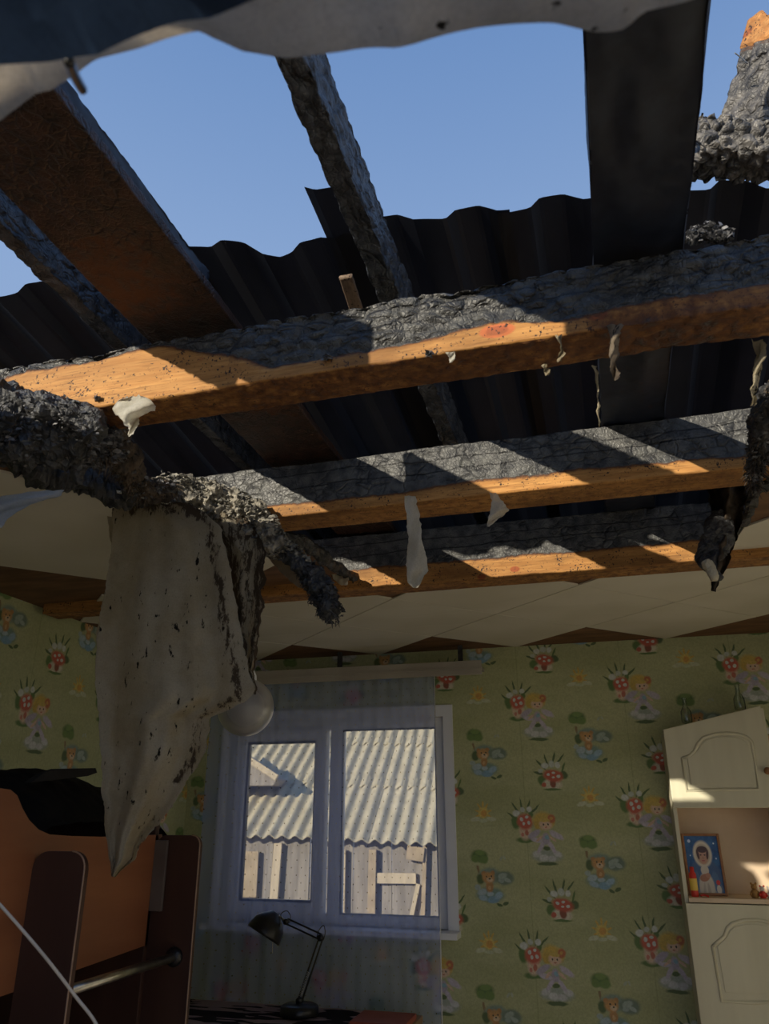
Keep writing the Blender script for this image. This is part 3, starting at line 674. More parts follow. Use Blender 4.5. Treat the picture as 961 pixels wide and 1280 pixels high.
def curtain():
    bm = nb(); uvl = bm.loops.layers.uv.new('UVMap'); rows = []; nu, nv = 150, 50
    xr, xl = -.868, -2.16; uvd = {}
    for j in range(nv+1):
        z = ra.z-.006-(ra.z-.45)*j/nv; row = []
        for i in range(nu+1):
            t = i/nu; g = t**.8
            x = xl+(xr-xl)*g
            dens = .004+.030*max(0, 1-t*3.2)
            y = 4.035+dens*math.sin(t*95+.6*math.sin(z*3))+.007*math.sin(t*17+z*1.4)
            v = bm.verts.new((x+.004*math.sin(z*5+t*20), y, z)); uvd[v] = (t*1.75, z); row.append(v)
        rows.append(row)
    for A, B in zip(rows, rows[1:]):
        for k in range(nu): bm.faces.new((A[k], A[k+1], B[k+1], B[k]))
    for f in bm.faces:
        for l in f.loops: l[uvl].uv = uvd[l.vert]
    return bm
cu = thing('tulle_curtain', 'sheer bluish-white dotted tulle curtain hanging over the window', 'curtain', (0, 0, 0))
obj('curtain_fabric', curtain(), MAT['tulle'], cu, True)
bm = nb(); tube(bm, [(-.868, 4.035, ra.z-.02), (-.866, 4.036, 1.4), (-.870, 4.034, .46)], .0028, 6)
obj('side_hem', bm, MAT['white_pvc'], cu, True)

# ================================================================ OUTSIDE
struct(obj('ground', BX(-18, 14, -16, 26, -.35, -.25), MAT['soil']))
SH = thing('garden_shed', 'old grey board shed with a wavy slate roof seen through the window', 'shed', (-2.7, 8.6, 1.40), math.radians(7))
SLP = math.radians(30)
def slate_mesh(wd, ln, seed):
    bm = nb(); nx = int(wd/.0125); ny = 4; rows = []
    for j in range(ny+1):
        t = ln*j/ny; row = []
        for i in range(nx+1):
            x = wd*i/nx; hh = .022*math.sin(2*PI*x/.145)
            tt = t-(.012*noise.noise(Vector((x*9, seed, 0))) if j == 0 else 0)
            row.append(bm.verts.new((x, tt*math.cos(SLP)-hh*math.sin(SLP), tt*math.sin(SLP)+hh*math.cos(SLP))))
        rows.append(row)
    for A, B in zip(rows, rows[1:]):
        for k in range(nx): bm.faces.new((A[k], A[k+1], B[k+1], B[k]))
    for k in range(nx):
        a, b = rows[0][k], rows[0][k+1]; c, d = bm.verts.new(b.co+Vector((0, .004, -.008))), bm.verts.new(a.co+Vector((0, .004, -.008))); bm.faces.new((a, b, c, d))
    me = bpy.data.meshes.new('slate_sheet'); bmesh.ops.recalc_face_normals(bm, faces=bm.faces); bm.to_mesh(me); bm.free()
    me.materials.append(MAT['slate']); return me
SW = .145*7
sms = [slate_mesh(SW+.1, 1.35, s) for s in range(3)]
TILT = -.035
for r in range(4):
    t0 = r*1.12
    for i in range(-4, 5):
        o = bpy.data.objects.new('slate_sheet', sms[(i+r*2) % 3]); COL.objects.link(o); o.parent = SH
        if r == 0 and i == 1: pass
        o.location = (i*SW, t0*math.cos(SLP)-.14, t0*math.sin(SLP)+.010*r+.006*(i % 2)+TILT*i*SW); o.rotation_euler = (0, -TILT, 0)
def sb(name, x0, x1, z0, z1, y0, y1, m, tilt=0):
    o = obj(name, BX(-(x1-x0)/2, (x1-x0)/2, y0, y1, -(z1-z0)/2, (z1-z0)/2, bev=.004), m, SH)
    o.location = ((x0+x1)/2, 0, (z0+z1)/2); o.rotation_euler = (0, tilt, 0); return o
random.seed(11)
x = -3.6
while x < 3.6:
    wd = random.uniform(.30, .48); top = TILT*x-.03
    sb('wall_board', x, x+wd-.006, -1.65, top+.05, .02+random.uniform(-.008, .008), .045, MAT['plank']); x += wd
SH_INV = (Matrix.Translation((-2.7, 8.6, 1.40)) @ Matrix.Rotation(math.radians(7), 4, 'Z')).inverted()
def shed_xz(px, py, yl=0.0):
    d = SH_INV.to_3x3() @ ray(px, py); c = SH_INV @ CAM; t = (yl-c.y)/d.y; p = c+d*t; return p.x, p.z
def sbp(name, pxl, pyt, pxr, pyb, y0, y1, m, tilt=0):
    a = shed_xz(pxl, pyt, y0); b = shed_xz(pxr, pyb, y0); return sb(name, min(a[0], b[0]), max(a[0], b[0]), b[1], a[1], y0, y1, m, tilt)
sbp('shed_post', 341, 1054, 347, 1140, -.06, .0, MAT['pale_post'], math.radians(2))
sbp('shed_post', 333, 1054, 337, 1140, -.05, .0, MAT['plank'], math.radians(1))
sbp('shed_post', 460, 1062, 469, 1165, -.06, .0, MAT['ply'], math.radians(1))
sbp('shed_post', 424, 1062, 430, 1165, -.05, .0, MAT['pale_post'])
sbp('shed_post', 526, 1056, 533, 1165, -.06, .0, MAT['ply'], math.radians(3))
sbp('cross_board', 469, 1091, 520, 1105, -.04, -.01, MAT['pale_post'])
sbp('brace', 514, 1104, 520, 1160, -.05, -.01, MAT['pale_post'], math.radians(14))
sbp('plywood_patch', 299, 1064, 320, 1122, -.04, -.01, MAT['ply'])
sbp('plywood_patch', 508, 1058, 530, 1076, -.09, -.05, MAT['ply'], math.radians(8))
# dark hole where a slate corner broke off: bent lath
# little side gable
a = shed_xz(302, 945, .30); b = shed_xz(346, 974, .30); c = shed_xz(302, 982, .30)
bm = nb(); prism(bm, [Vector((a[0]-.5, .31, a[1]+.30)), Vector((b[0], .31, b[1])), Vector((b[0]-.05, .31, c[1])), Vector((a[0]-.5, .31, c[1]))], Vector((0, .5, 0)))
obj('side_gable', bm, MAT['plank'], SH)
dx, dz = b[0]-a[0], b[1]-a[1]; ln = math.hypot(dx, dz)
o = obj('barge_board', BX(-ln*1.2, ln*.52, .25, .305, -.035, .035, bev=.004), MAT['pale_post'], SH); o.location = ((a[0]+b[0])/2, 0, (a[1]+b[1])/2+.02); o.rotation_euler = (0, -math.atan2(dz, dx), 0)

# ================================================================ CLOTH AND DEBRIS
def sheet_px(name, rows, yfn, m, nu=60, nv=110, thick=.003, parent=None, jit=.0025, seed=0, smooth=True, burn=None):
    """rows: (py, left px, right px); yfn(u, v, py) -> depth. A free-hanging sheet with its own depth, folds and ragged rim"""
    Lt = [(r[0], r[1]) for r in rows]; Rt = [(r[0], r[2]) for r in rows]; y0, y1 = rows[0][0], rows[-1][0]
    bm = nb(); G = []; bl_ = bm.verts.layers.float.new('burn')
    for j in range(nv+1):
        v = j/nv; py = y0+(y1-y0)*v; row = []
        l = lerp_table(Lt, py); r_ = lerp_table(Rt, py)
        l += 3*noise.noise(Vector((py*.045, seed, 0)))+1.2*noise.noise(Vector((py*.25, seed, 4))); r_ += 4*noise.noise(Vector((py*.06, seed, 9)))+2.2*noise.noise(Vector((py*.28, seed, 5)))
        for i in range(nu+1):
            u = i/nu; p = atY(l+(r_-l)*u, py, yfn(u, v, py))
            p += noise.noise_vector(p*45)*jit
            vv_ = bm.verts.new(p); row.append(vv_)
            if burn: vv_[bl_] = max(0., min(1., burn(u, v)))
        G.append(row)
    for A, B in zip(G, G[1:]):
        for k in range(nu): bm.faces.new((A[k], A[k+1], B[k+1], B[k]))
    bmesh.ops.solidify(bm, geom=list(bm.faces), thickness=thick)
    return obj(name, bm, m, parent, smooth)
cl = thing('hanging_membrane', 'large torn beige fabric membrane hanging from the burnt ceiling on the left', 'fabric sheet', (0, 0, 0))
mainrows = [(628, 142, 232), (640, 140, 256), (660, 140, 276), (690, 139, 283), (713, 135, 288), (764, 127, 297), (803, 120, 304), (842, 119, 312), (862, 120, 320), (874, 121, 312), (888, 122, 284), (897, 123, 262), (940, 125, 258), (963, 127, 242), (1002, 129, 219), (1030, 131, 198), (1045, 132, 184), (1073, 136, 168), (1088, 138, 152), (1096, 140, 144)]
def yc(u, v, py):
    k = .35+.65*min(1, v*3)
    return 1.80+.08*v*u+k*(.020*math.sin(u*6.2+v*1.5+.4)+.010*math.sin(u*11.5-v*3+2)+.003*math.sin(u*31+v*7))+.040*(1/(1+math.exp(-(u-.66-.10*v)/.03)))-.05*max(0, u-.7)
sheet_px('main_sheet', mainrows, yc, MAT['cloth'], 90, 150, .0025, cl, .002, 1, True, lambda u, v: .62*max(0, 1-abs(u-.9)*9)*(v < .75)+.75*max(0, (v-.62)*2.2)*max(0, u-.35)*1.2+.8*max(0, 1-v*16))
ragrows = [(632, 240, 290), (660, 262, 320), (690, 280, 332), (720, 288, 331), (760, 294, 328), (800, 300, 322), (840, 306, 318), (868, 310, 320)]
sheet_px('scorched_rag', ragrows, lambda u, v, py: 1.93+.012*math.sin(u*9+v*5), MAT['cloth'], 26, 80, .002, cl, .005, 2, True, lambda u, v: .5+.5*abs(u*2-1)**2)
foldrows = [(622, 133, 158), (650, 134, 152), (690, 140, 147), (720, 136, 144), (760, 126, 136), (800, 120, 128)]
sheet_px('side_fold', foldrows, lambda u, v, py: 1.86+.03*u, MAT['cloth'], 10, 60, .002, cl, .001, 3)
# narrow pale strips and tufts below the joists
def strip(label, rows, y, m='strip', seed=0, name='fabric_strip', cat='fabric strip', amp=.012, jit=.002, grp='scraps hanging from the joists'):
    o = sheet_px(name, rows, lambda u, v, py: y+amp*math.sin(u*4+v*7+seed), MAT[m], 10, 36, .0015, None, jit, seed)
    return tag(o, label, cat, grp)
strip('long pale fabric strip hanging from the middle joist', [(620, 505, 519), (640, 508, 523), (670, 510, 527), (700, 508, 533), (712, 508, 535), (728, 509, 527), (735, 516, 522)], 2.00, seed=11)
strip('small white triangular scrap hanging right of the long pale strip', [(616, 612, 620), (626, 614, 629), (636, 612, 635), (648, 611, 624), (658, 610, 613)], 2.00, seed=12)
strip('dark-stained twisted fluff scrap hanging from the nearest joist by the black board', [(406, 760, 777), (420, 762, 776), (440, 760, 772), (455, 762, 770), (466, 766, 776), (475, 770, 777)], 1.27, 'rag', 13, 'fluff_scrap', 'scrap', .02, .006)
strip('tiny yellowish tuft on the nearest joist left of the twisted scrap', [(419, 694, 704), (430, 699, 704), (442, 699, 704), (452, 698, 701)], 1.27, 'fluff', 14, 'fluff_scrap', 'scrap', .01, .004)
strip('small pale tuft just under the nearest joist', [(456, 675, 682), (462, 678, 686), (469, 681, 685)], 1.28, 'fluff', 15, 'fluff_scrap', 'scrap', .01, .004)
strip('small white flake stuck on the front of the nearest joist', [(440, 556, 570), (446, 560, 568), (453, 563, 566)], 1.275, 'strip', 16, 'fluff_scrap', 'scrap', .005, .002)
strip('thin dangling thread of fluff between the nearest and middle joists', [(456, 741, 748), (466, 744, 748), (500, 746, 749), (534, 747, 749)], 1.37, 'fluff', 17, 'fluff_thread', 'scrap', .004, .004)
strip('ragged yellow-white fluff hanging at the right edge under the nearest joist', [(426, 940, 958), (445, 942, 957), (470, 940, 950), (490, 940, 946), (506, 939, 943)], 1.36, 'fluff', 18, 'fluff_scrap', 'scrap', .02, .008)
strip('white torn rag caught on the insulation in front of the nearest joist', [(495, 160, 180), (503, 146, 190), (512, 140, 191), (522, 150, 176), (534, 158, 172), (545, 160, 164)], 1.23, 'strip', 19, 'torn_rag', 'rag', .03, .006)
strip('light blue-white torn plastic edge under the left ceiling', [(613, 60, 82), (620, 0, 76), (630, -12, 40), (645, -14, 14), (660, -16, 2)], 1.32, 'plastic', 20, 'torn_plastic', 'plastic scrap', .01, .003, None)

def clump(name, path, radii, m, seed=0, seg=40, n=10, amp=.5, parent=None, fs=24, stretch=1.0):
    """lumpy tube of burnt insulation"""
    P = smooth_path(path, n); R = []
    k = len(radii)-1
    for i in range(len(P)):
        t = i/(len(P)-1)*k; a = int(min(t, k-1)); R.append(radii[a]+(radii[a+1]-radii[a])*(t-a))
    bm = nb(); tube(bm, P, R, seg)
    for v in bm.verts:
        q = v.co*fs+Vector((seed*3.3, 0, 0)); best = min(range(len(P)), key=lambda i: (P[i]-v.co).length_squared); d = (v.co-P[best])
        if d.length < 1e-5: continue
        rr = R[best]
        f = noise.fractal(q, .8, 2.1, 5)*.9+1.0*noise.noise(v.co*fs*.4+Vector((seed, 1, 2)))
        v.co += d.normalized()*rr*amp*f+noise.noise_vector(v.co*60+Vector((seed, 0, 0)))*rr*.12
    return obj(name, bm, m, parent, False)
def flakes(name, centers, rad, cnt, size, m, parent, seed, flat=.25, drop=0):
    rnd = random.Random(seed); bm = nb()
    for _ in range(cnt):
        t = rnd.random()*(len(centers)-1); i = int(t); c = Vector(centers[i]).lerp(Vector(centers[min(i+1, len(centers)-1)]), t-i)
        rr = rad[i]+(rad[min(i+1, len(rad)-1)]-rad[i])*(t-i)
        d = Vector((rnd.gauss(0, 1), rnd.gauss(0, 1), rnd.gauss(0, 1))).normalized()*rr*rnd.uniform(.75, 1.18)
        s = size*rnd.uniform(.4, 1.4); R = Matrix.Rotation(rnd.uniform(0, 6.3), 3, 'Z') @ Matrix.Rotation(rnd.uniform(0, 3.1), 3, 'X')
        a = [bm.verts.new(c+d+R @ Vector((s*x*rnd.uniform(.6, 1.2), s*y*rnd.uniform(.5, 1.1), s*z))) for x, y, z in ((-1, -.6, 0), (1, -.5, 0), (.7, .6, 0), (-.6, .7, 0), (.05, .05, flat))]
        for q in ((0, 1, 4), (1, 2, 4), (2, 3, 4), (3, 0, 4), (3, 2, 1, 0)): bm.faces.new([a[k] for k in q])
    o = obj(name, bm, m, parent); o['kind'] = 'stuff'; return o
# charred rims of the hole
def rim(path, r, seed): clump('charred_rim', [Vector((x, y, ZC+.004)) for x, y in path], r, MAT['char'], seed, 14, 24, .7, ceil, 30)
rim([(-1.40, 1.25), (-1.46, 1.36), (-1.40, 1.50), (-1.34, 1.66), (-1.22, 1.80), (-1.14, 1.98)], [.02, .03, .035, .035, .03, .03], 51)
rim([(-1.14, 1.98), (-.95, 2.22), (-.91, 2.60), (-.88, 2.85)], [.03, .022, .02, .012], 52)
rim([(.42, 2.74), (.47, 2.45), (.47, 2.20), (.62, 1.85), (.85, 1.2)], [.008, .014, .02, .025, .02], 53)
def strands(name, centers, rad, cnt, ln, m, parent, seed):
    rnd = random.Random(seed); bm = nb()
    for _ in range(cnt):
        t = rnd.random()*(len(centers)-1); i = int(t); c = Vector(centers[i]).lerp(Vector(centers[min(i+1, len(centers)-1)]), t-i)
        rr = rad[i]+(rad[min(i+1, len(rad)-1)]-rad[i])*(t-i)
        d = Vector((rnd.gauss(0, 1), rnd.gauss(0, 1), rnd.gauss(-.5, .8))).normalized(); p = c+d*rr*.85
        L_ = ln*rnd.uniform(.4, 1.3); e = p+(d*.55+Vector((rnd.gauss(0, .3), rnd.gauss(0, .3), -.8))).normalized()*L_; mid = (p+e)/2+Vector((rnd.gauss(0, 1), rnd.gauss(0, 1), 0))*L_*.12
        tube(bm, [p, mid, e], [.0022, .0016, .0004], 4)
    o = obj(name, bm, m, parent); o['kind'] = 'stuff'; return o
# big black clump at the left
B1 = thing('burnt_insulation', 'big crumbly black clump of burnt insulation at the left edge', 'burnt insulation', (0, 0, 0))
pth = [atY(-60, 470, 1.30), atY(0, 530, 1.28), atY(50, 540, 1.30), atY(95, 545, 1.34), atY(135, 560, 1.40)]
rd = [.055, .078, .068, .062, .045]
clump('clump_body', pth, rd, MAT['char'], 1, 70, 22, .42, B1)
flakes('char_flakes', pth, [r*1.05 for r in rd], 3200, .008, MAT['flake_blue'], B1, 21)
strands('hanging_fibres', pth, rd, 320, .035, MAT['char_brown'], B1, 61)
pth = [atY(20, 500, 1.26), atY(60, 512, 1.25), atY(95, 520, 1.26), atY(120, 545, 1.28)]
clump('upper_crust', pth, [.02, .035, .030, .03], MAT['char'], 2, 50, 20, .5, B1)
flakes('char_flakes', pth, [.02, .035, .03, .03], 500, .007, MAT['flake_blue'], B1, 22)
B2 = thing('burnt_insulation', 'soft dark brown burnt insulation draped down to the top of the hanging membrane', 'burnt insulation', (0, 0, 0))
pth = [atY(112, 530, 1.36), atY(138, 548, 1.45), atY(158, 585, 1.58), atY(180, 612, 1.72), atY(215, 612, 1.80)]
clump('clump_body', pth, [.038, .042, .034, .034, .022], MAT['char_brown'], 3, 60, 20, .42, B2, 26)
flakes('char_flakes', pth, [.036, .040, .032, .034, .024], 1300, .007, MAT['flake_blue'], B2, 23)
strands('hanging_fibres', pth, [.036, .040, .032, .034, .024], 380, .032, MAT['char_brown'], B2, 62)
pth = [atY(160, 590, 1.66), atY(164, 618, 1.72), atY(162, 634, 1.74)]
clump('hanging_tuft', pth, [.03, .022, .008], MAT['char'], 4, 30, 10, .5, B2)
pth = [atY(100, 562, 1.36), atY(97, 590, 1.37), atY(99, 606, 1.38)]
clump('hanging_tuft', pth, [.026, .016, .006], MAT['char'], 14, 30, 10, .5, B2)
B3 = thing('ash_debris', 'sunlit grey heap of ash and char flakes above the hanging membrane', 'debris', (0, 0, 0))
pth = [atY(205, 602, 1.84), atY(240, 618, 1.92), atY(285, 634, 1.97), atY(325, 660, 1.98), atY(350, 690, 1.98)]
rd = [.026, .050, .060, .054, .028]
clump('debris_body', pth, rd, MAT['ash'], 5, 60, 22, .5, B3)
flakes('ash_flakes', pth, [r*1.02 for r in rd], 2600, .0085, MAT['flake'], B3, 24)
B4 = thing('burnt_insulation', 'arm of burnt insulation ending in a drooping black tuft', 'burnt insulation', (0, 0, 0))
pth = [atY(338, 676, 1.99), atY(362, 694, 2.0), atY(385, 712, 2.0), atY(402, 738, 1.98), atY(415, 768, 1.96)]
clump('clump_body', pth, [.026, .026, .032, .036, .022], MAT['char'], 6, 50, 20, .5, B4)
flakes('char_flakes', [pth[2], pth[3], pth[4]], [.030, .040, .030], 700, .008, MAT['char'], B4, 25)
strands('hanging_fibres', [pth[2], pth[3], pth[4]], [.03, .036, .026], 300, .022, MAT['char'], B4, 63)
pth2 = [p+Vector((0, -.015, .018)) for p in pth[:3]]
flakes('ash_flakes', pth2, [.022, .022, .018], 260, .008, MAT['flake'], B4, 26)
sheet_px('scorched_flap', [(676, 322, 352), (690, 330, 372), (705, 342, 384), (720, 356, 392), (735, 372, 398)], lambda u, v, py: 2.03, MAT['rag'], 14, 30, .002, B4, .004, 5)
strip('pale melted blob beside the drooping black tuft on the far joist', [(711, 414, 424), (716, 412, 432), (724, 416, 436), (731, 424, 434)], 2.66, 'strip', 27, 'melted_blob', 'scrap', .02, .004)
# right side hanging pieces
B5 = thing('charred_drape', 'dark scorched membrane drape hanging near the right edge below the middle joist', 'fabric sheet', (0, 0, 0))
sheet_px('drape_sheet', [(602, 884, 936), (625, 886, 932), (650, 888, 926), (675, 886, 920), (700, 884, 912), (722, 884, 900), (738, 890, 896)], lambda u, v, py: 2.25+.04*math.sin(u*9), MAT['char_brown'], 24, 60, .003, B5, .008, 7)
pth = [atY(902, 640, 2.24), atY(896, 670, 2.24), atY(888, 692, 2.24), atY(896, 725, 2.23)]
clump('drape_tuft', pth, [.02, .034, .036, .012], MAT['char'], 8, 40, 14, .6, B5)
clump('pale_fluff', [atY(884, 702, 2.19), atY(890, 712, 2.18), atY(892, 726, 2.18)], [.012, .016, .006], MAT['fluff'], 9, 24, 10, .6, B5)
B6 = thing('burnt_insulation', 'frayed grey-black insulation hanging at the right edge over the middle joist', 'burnt insulation', (0, 0, 0))
pth = [atY(975, 480, 1.75), atY(958, 520, 1.85), atY(950, 560, 1.93), atY(942, 590, 1.97), atY(944, 606, 1.98)]
clump('clump_body', pth, [.03, .03, .026, .02, .007], MAT['char'], 10, 40, 18, .55, B6)
flakes('char_flakes', pth, [.03, .032, .03, .022, .01], 900, .006, MAT['flake_blue'], B6, 28)
strands('hanging_fibres', pth, [.03, .032, .03, .022, .01], 300, .03, MAT['char_brown'], B6, 64)
# crumbs on top of the joist by the rafters
B7 = thing('char_rubble', 'small heap of burnt crumbs on the nearest joist right of the black board', 'debris', (0, 0, 0))
pth = [atY(862, 296, 1.33), atY(885, 290, 1.34), atY(912, 294, 1.34)]
clump('crust', pth, [.014, .018, .010], MAT['char'], 11, 30, 14, .6, B7)
flakes('char_flakes', pth, [.014, .02, .012], 260, .006, MAT['flake_blue'], B7, 29)
for i, (px_, py_, lab) in enumerate(((407, 448, 'dark char chip on the nearest joist, left of the white flake'), (120, 499, 'char chip on the sunlit orange part of the nearest joist'), (534, 443, 'flat bluish char chip beside the white flake on the nearest joist'))):
    c_ = atY(px_, py_, 1.283)
    o = flakes('char_chip', [c_, c_+Vector((.004, 0, .003))], [.003, .003], 14, .009, MAT['flake_blue'], None, 40+i); del o['kind']; tag(o, lab, 'char chip', 'char chips')

# torn membrane right above the camera, out of focus
def flat_sheet(name, edge, z, back, m, seed, amp=.02, label='', cat='', thick=.003, zt=None, curl=.05, crump=.018):
    """ceiling membrane sagging above the viewer; edge = its torn rim, going back over the viewer to the ceiling"""
    bm = nb(); G = []; nu, nv = 120, 40
    xs = [e[0] for e in edge]
    for i in range(nu+1):
        px_ = xs[0]+(xs[-1]-xs[0])*i/nu; py_ = lerp_table(edge, px_)
        zr = z(px_) if callable(z) else z
        e_ = atZ(px_, py_, zr); row = []
        for j in range(nv+1):
            v = j/nv
            tgt = Vector((e_.x*1.25, -.58, ZC-.03)) if back is None else Vector((e_.x*1.1, back, ZC-.05))
            p = e_.lerp(tgt, v); p.z = e_.z+(tgt.z-e_.z)*(v**1.6)
            p.z += amp*noise.noise(Vector((p.x*7, p.y*7, seed)))*min(1, v*4)+curl*.35*math.exp(-v*16)
            p += noise.noise_vector(p*26)*.003; p.z += crump*abs(noise.noise(Vector((p.x*14, p.y*22, seed+4))))
            row.append(bm.verts.new(p))
        G.append(row)
    for A, B in zip(G, G[1:]):
        for k in range(nv): bm.faces.new((A[k], A[k+1], B[k+1], B[k]))
    bmesh.ops.solidify(bm, geom=list(bm.faces), thickness=thick)
    return tag(obj(name, bm, m, None, True), label, cat)
edge = [(-120, 230), (-60, 205), (0, 180), (18, 168), (40, 146), (62, 138), (85, 130), (105, 116), (112, 112), (180, 92), (228, 76), (247, 72), (258, 79), (300, 97), (340, 100), (430, 94), (520, 82), (600, 66), (700, 64), (760, 68), (782, 66), (796, 56), (810, 42), (850, 30), (900, 24), (961, 20), (1060, 10)]
flat_sheet('sagging_membrane', edge, 2.04, None, MAT['fore'], 3, .03, 'torn grey fabric membrane sagging close overhead along the top edge', 'fabric sheet')
edge2 = [(-120, 106), (0, 92), (60, 84), (120, 70), (190, 52), (240, 34), (300, 14), (360, -2), (430, -16), (480, -28), (560, -46)]
flat_sheet('dark_film', edge2, 1.99, None, MAT['navy'], 8, .003, 'dark blue film close overhead in the top left corner', 'film', curl=.0)
bm = nb(); tube(bm, smooth_path([atZ(86, 76, 2.0), atZ(94, 96, 2.02), atZ(103, 112, 2.035)], 5), .0028, 8)
tag(obj('hanging_string', bm, MAT['black'], None, True), 'short dark cord across the sagging membrane at the top left', 'string')

# ================================================================ GLOBE LAMP
gp = atY(307, 884, 2.75)
gl = thing('pendant_lamp', 'frosted white globe pendant lamp half hidden behind the hanging membrane', 'lamp', gp)
R_ = .107
bm = nb(); lathe(bm, [(R_*math.sin(a_*PI/24), -R_*math.cos(a_*PI/24)) for a_ in range(0, 23)]+[(.03, R_*.97)], 40); obj('globe', bm, MAT['globe'], gl, True)
bm = nb(); lathe(bm, [(0, .15), (.02, .15), (.034, .12), (.036, .10), (0, .10)], 24); obj('socket', bm, MAT['white_pvc'], gl, True)
bm = nb(); tube(bm, [(0, 0, .14), (0, 0, ZC-gp.z)], .004, 8); obj('cord', bm, MAT['white_pvc'], gl)

# ================================================================ BUNK BED
bed = thing('bunk_bed', 'brown laminate bunk bed with a boarded guard rail and ladder, bottom left', 'bed', (0, 0, 0))
XG = -1.42; XE = -1.27
YA = atX(97, 1150, XE).y; YF = atX(242, 1150, XE).y
zt = 1.0
def gz(px_, py_): return atX(px_, py_, XG)
top = [gz(-60, 984), gz(0, 985), gz(14, 987), gz(22, 994), gz(28, 1010), gz(36, 1026), gz(48, 1038), gz(62, 1043), gz(90, 1045), gz(130, 1046), gz(203, 1043)]
bot = [gz(203, 1174), gz(184, 1181), gz(100, 1211), gz(0, 1246), gz(-60, 1268)]
top = [Vector((XG, p.y, p.z)) for p in top]; bot = [Vector((XG, p.y, p.z)) for p in bot]
bm = nb(); prism(bm, top+bot, Vector((-.018, 0, 0)), .002); obj('guard_panel', bm, MAT['bed'], bed)
def upright(y, xo, ztop, zbot, r=.035, wd=.32):
    pts = []
    def arc(cx, cz, a0, a1):
        for k in range(7): a = a0+(a1-a0)*k/6; pts.append(Vector((cx+r*math.cos(a), y, cz+r*math.sin(a))))
    pts.append(Vector((xo-wd, y, zbot))); arc(xo-wd+r, ztop-r, PI, PI/2); arc(xo-r, ztop-r, PI/2, 0); pts.append(Vector((xo, y, zbot)))
    bm = nb(); prism(bm, pts, Vector((0, .018, 0)), .0015); o = obj('ladder_upright', bm, MAT['bed_dark'], bed)
    bm = nb(); q = [p+Vector((.0008 if p.x > xo-wd/2 else -.0008, -.0006, .0008 if p.z > ztop-.05 else 0)) for p in pts]
    half = [p for p in q if p.x > xo-wd/2]
    tube(bm, [p+Vector((0, .0, 0)) for p in half], .0022, 6); obj('edge_band', bm, MAT['edge_band'], o); return o
za = atY(60, 1064, YA).z; zf = atY(220, 1044, YF).z
upright(YA, XE, za, 0.0, .04, .15+.0); upright(YF, XE, zf, 0.0, .03, .15)
a = atY(186, 1050, YF-.001); b = atY(203, 1139, YF-.001)
obj('grey_bracket', BX(a.x, b.x, YF-.012, YF-.0005, b.z, a.z, bev=.002), mat_noise('grey_plastic', (.10, .08, .07), (.13, .11, .10), 8, .35, 0), bed)['label'] = 'grey vertical plastic bracket'
for dz in (0, -.30, -.60):
    p = atY(218, 1196, YF); bm = nb(); xx = p.x+.0
    tube(bm, [(xx, YA+.018, p.z+dz), (xx, YF-.004, p.z+dz)], .0125, 16); rg = obj('rung', bm, MAT['steel'], bed, True)
    bm = nb(); lathe(bm, [(0, 0), (.027, 0), (.027, .006), (.018, .016), (0, .016)], 20, Matrix.Translation((xx, YF, p.z+dz)) @ Matrix.Rotation(PI/2, 4, 'X')); obj('flange', bm, MAT['black'], rg, True)
ez = atY(196, 1012, 2.35).z
PB('end_panel', XL+.03, XG-.0, 2.35, 2.372, .0, ez, MAT['bed_dark'], bed)
PB('end_panel', XL+.03, XG-.0, .35, .372, .0, 1.7, MAT['bed_dark'], bed)
PB('mattress_base', XL+.03, XG-.02, .375, 2.348, 1.28, 1.33, MAT['bed_dark'], bed)
PB('mattress', XL+.04, XG-.025, .39, 2.34, 1.33, 1.45, MAT['bed_dark'], bed, .02)
PB('back_panel', XL+.005, XL+.025, .35, 2.35, 0.0, 1.60, MAT['bed_dark'], bed)
PB('lower_panel', XG-.018, XG, .375, 2.348, .25, .62, MAT['bed'], bed)
# side wood below near upright: dark recess board
# black burnt blanket heaped on the top bunk
bl = thing('burnt_blanket', 'heap of black burnt blanket on the top bunk in front of the wallpaper', 'blanket', (0, 0, 0))
prof = [(-30, 990), (5, 988), (18, 986), (30, 980), (42, 968), (58, 962), (80, 961), (118, 961), (128, 968), (140, 972), (175, 985), (188, 1010), (190, 1060)]
bm = nb(); G = []
for i in range(81):
    px_ = -30+220*i/80; py_ = lerp_table(prof, px_); row = []
    for j in range(25):
        v = j/24
        tp = atX(px_, py_, XG-.12); yy = tp.y; ztop = tp.z+.006*noise.noise(Vector((i*.3, 0, 0)))
        x_ = XG-.03-.60*v; z_ = 1.45+(ztop-1.45)*math.sin(PI*min(1, (v*.9+.06)*1.0))**.35 if v < .95 else 1.45
        p = Vector((x_, yy, z_)); p += noise.noise_vector(p*14)*.012; row.append(bm.verts.new(p))
    G.append(row)
for A, B in zip(G, G[1:]):
    for k in range(24): bm.faces.new((A[k], A[k+1], B[k+1], B[k]))
bmesh.ops.solidify(bm, geom=list(bm.faces), thickness=.01)
obj('blanket_heap', bm, MAT['blanket'], bl, True)
bm = nb(); prism(bm, [atX(38, 978, XG-.10), atX(55, 966, XG-.10), atX(70, 961, XG-.10), atX(120, 960, XG-.10), atX(122, 966, XG-.10), atX(110, 970, XG-.10), atX(70, 975, XG-.10)], Vector((-.02, 0, 0)), .003); obj('folded_flap', bm, MAT['blanket'], bl)
# cable
bm = nb(); tube(bm, smooth_path([atY(-90, 1050, 1.05), atY(-40, 1090, 1.08), atY(0, 1131, 1.1), atY(53, 1192, 1.14), atY(94, 1245, 1.18), atY(120, 1280, 1.2), atY(140, 1330, 1.22)], 8), .0024, 8)
tag(obj('cable', bm, MAT['cable'], None, True), 'thin grey-white cable crossing in front of the bunk bed ladder', 'cable')

